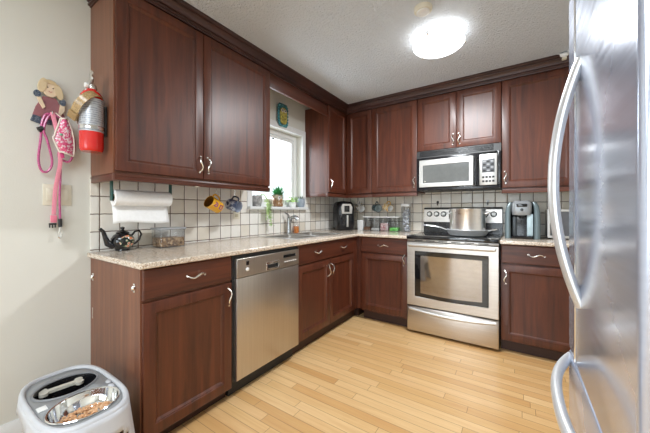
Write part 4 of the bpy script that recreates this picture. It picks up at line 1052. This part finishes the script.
y, z = wp(166, 306); MB().sphere((.080, y, z), .007, 10, (.5, 1, 1)).build('flower_badge', plain('mint_enamel', srgb(120, 190, 160), .3), hb)

# ------------------------------------------------------------------ dog feeder
FCX, FCY, FZ = .512, -3.000, .385
df = thing('dog_feeder', 'white raised two bowl dog feeder on the floor against the cabinet end', 'pet feeder', (FCX, FCY, 0))
mfw = plain('feeder_white', srgb(196, 198, 203), .38, 0, .02); mfg = plain('feeder_grey', srgb(150, 152, 154), .4, 0, .03)
def sup(hx, hy, z, n=72, p=3.2, cx=FCX, cy=FCY):
    out = []
    for k in range(n):
        a = 2*PI*k/n; c, s_ = math.cos(a), math.sin(a)
        out.append((cx+hx*math.copysign(abs(c)**(2/p), c), cy+hy*math.copysign(abs(s_)**(2/p), s_), z))
    return out
NZ = 18; N = 72
tbm = bmesh.new(); grid = []
for i in range(NZ+1):
    f = i/NZ; z = .002+(FZ-.012)*f
    hx = .345-.068*f**.8; hy = .196-.048*f**.8
    grid.append([tbm.verts.new(q) for q in sup(hx, hy, z, N)])
def arch(a, z):
    for a0, wdt, hh in ((.1, .60, .30), (PI, .62, .30), (-PI/2-.2, .78, .325), (PI/2, .62, .29)):
        d = math.atan2(math.sin(a-a0), math.cos(a-a0))
        if abs(d) < wdt and z < hh*max(0, 1-(d/wdt)**4)**.25: return True
    return False
for i in range(NZ):
    for k in range(N):
        v4 = (grid[i][k], grid[i][(k+1) % N], grid[i+1][(k+1) % N], grid[i+1][k])
        c = sum((v.co for v in v4), Vector())/4
        if arch(math.atan2((c.y-FCY)/.17, (c.x-FCX)/.31), c.z): continue
        tbm.faces.new(v4)
lo = [v for v in tbm.verts if not v.link_faces]; bmesh.ops.delete(tbm, geom=lo, context='VERTS')
b = MB(); b._add(tbm); o = b.build('shell', mfw, df, smooth=60)
sm = o.modifiers.new('thick', 'SOLIDIFY'); sm.thickness = .006; sm.offset = -1
# rolled rim
rim = []
for dx, dz in ((0, -.012), (-.001, -.004), (-.006, .002), (-.013, .003), (-.019, -.001), (-.021, -.008)):
    rim.append(sup(.277+dx, .148+dx, FZ+dz, N))
MB().loft(rim, True, False, False).build('rim', mfw, df, smooth=80)
# top tray with two oval bowl holes
B1 = (FCX-.098, FCY, .088, .106); B2 = (FCX+.126, FCY, .100, .112)
def ell(cx, cy, rx, ry, z, n=48): return [(cx+rx*math.cos(2*PI*k/n), cy+ry*math.sin(2*PI*k/n), z) for k in range(n)]
tbm = bmesh.new()
def edge_loop(P):
    V = [tbm.verts.new(q) for q in P]; return [tbm.edges.new((V[k], V[(k+1) % len(V)])) for k in range(len(V))]
E_ = edge_loop(sup(.2565, .1275, FZ-.008, N))+edge_loop(ell(*B1, FZ-.008))+edge_loop(ell(*B2, FZ-.008))
bmesh.ops.triangle_fill(tbm, use_beauty=True, use_dissolve=False, edges=E_, normal=(0, 0, 1))
for f in list(tbm.faces):
    c = f.calc_center_median()
    for cx, cy, rx, ry in (B1, B2):
        if ((c.x-cx)/rx)**2+((c.y-cy)/ry)**2 < .98: tbm.faces.remove(f); break
b = MB(); b._add(tbm); o = b.build('tray', mfg, df)
sm = o.modifiers.new('thick', 'SOLIDIFY'); sm.thickness = .006; sm.offset = -1
# dark well with a bone shaped lid resting in it
wl_ = MB().loft([ell(B1[0], B1[1], B1[2]*k_, B1[3]*k_, z) for k_, z in ((.999, FZ-.008), (.985, FZ-.03), (.93, FZ-.085), (.80, FZ-.10), (.02, FZ-.10))], True, False, True).build('storage_well', 'black', df)
MB().loft([ell(B1[0], B1[1], B1[2]*k_, B1[3]*k_, z) for k_, z in ((1.0, FZ-.0075), (1.0, FZ-.004), (1.06, FZ-.003), (1.09, FZ-.0075))], True, False, False).build('well_rim', plain('feeder_mid_grey', srgb(136, 138, 142), .4), wl_)
MB().loft([rrect(FCX, FCY, .19, .10, .05, z) for z in (.012, FZ-.125)]).build('shadow_core', 'black_matt', df)  # black block added inside so the arch openings read as deep shade
bone = []
bx, by, ba = B1[0]-.042, B1[1]-.006, math.radians(84)
def bp(u, v, z): return (bx+u*math.cos(ba)-v*math.sin(ba), by+u*math.sin(ba)+v*math.cos(ba), z)
out = []
for s_, a0 in ((1, -1), (-1, 1)):
    pass
prof = [(-.045, -.011), (.045, -.011)]
for k in range(9):
    a = -PI*.75+PI*1.25*k/8; prof.append((.060+.016*math.cos(a), -.013+.016*math.sin(a)))
for k in range(9):
    a = -PI*.5+PI*1.25*k/8; prof.append((.060+.016*math.cos(a), .013+.016*math.sin(a)))
prof += [(.045, .011), (-.045, .011)]
for k in range(9):
    a = PI*.25+PI*1.25*k/8; prof.append((-.060+.016*math.cos(a), .013+.016*math.sin(a)))
for k in range(9):
    a = PI*.5+PI*1.25*k/8; prof.append((-.060+.016*math.cos(a), -.013+.016*math.sin(a)))
MB().loft([[bp(u, v, z) for u, v in prof] for z in (FZ-.030, FZ-.018)]).build('bone_grip', plain('bone_white', srgb(206, 202, 190), .5), df)
# steel bowl and kibble
bw = thing('food_bowl', 'shiny steel dog bowl with kibble set in the white feeder', 'bowl', (B2[0], B2[1], FZ-.006))
MB().loft([ell(B2[0], B2[1], B2[2]*k_, B2[3]*k_, z) for k_, z in ((1.05, FZ-.0068), (1.055, FZ-.004), (1.03, FZ-.0015), (.985, FZ-.004), (.95, FZ-.02), (.86, FZ-.055), (.72, FZ-.068), (.02, FZ-.070))], True, False, True).build('bowl_body', 'chrome', bw)
b = MB(); rnd = random.Random(4)
for k in range(230):
    a = rnd.uniform(0, 2*PI); q = math.sqrt(rnd.random())*.80
    x, y = B2[0]+.012+B2[2]*q*math.cos(a)*.95, B2[1]+B2[3]*q*math.sin(a)
    z = FZ-.060+.026*(1-q)+.010*max(0, math.cos(a-.6))+rnd.uniform(0, .006)
    b.sphere((x, y, z), .0075, 6, (rnd.uniform(.8, 1.1), rnd.uniform(.8, 1.1), .6))
mk = bits('kibble', [(0, srgb(196, 140, 96)), (.5, srgb(222, 172, 128)), (1, srgb(234, 194, 154))], 90)
o = b.build('kibble', mk, None, smooth=60); o['kind'] = 'stuff'; o['label'] = 'tan dry kibble lying in the steel dog bowl'; o['category'] = 'dog food'
# pale toggles on the tray
for x, y in ((FCX+.02, FCY+.118), (FCX+.065, FCY+.112)):
    MB().sphere((x, y, FZ-.006), .016, 14, (1.1, .7, .35)).build('latch', mfw, df)
MB().box(FCX+.005, FCY-.120, FZ-.0078, FCX+.042, FCY-.090, FZ-.003, .002).build('sticker', 'white', df)
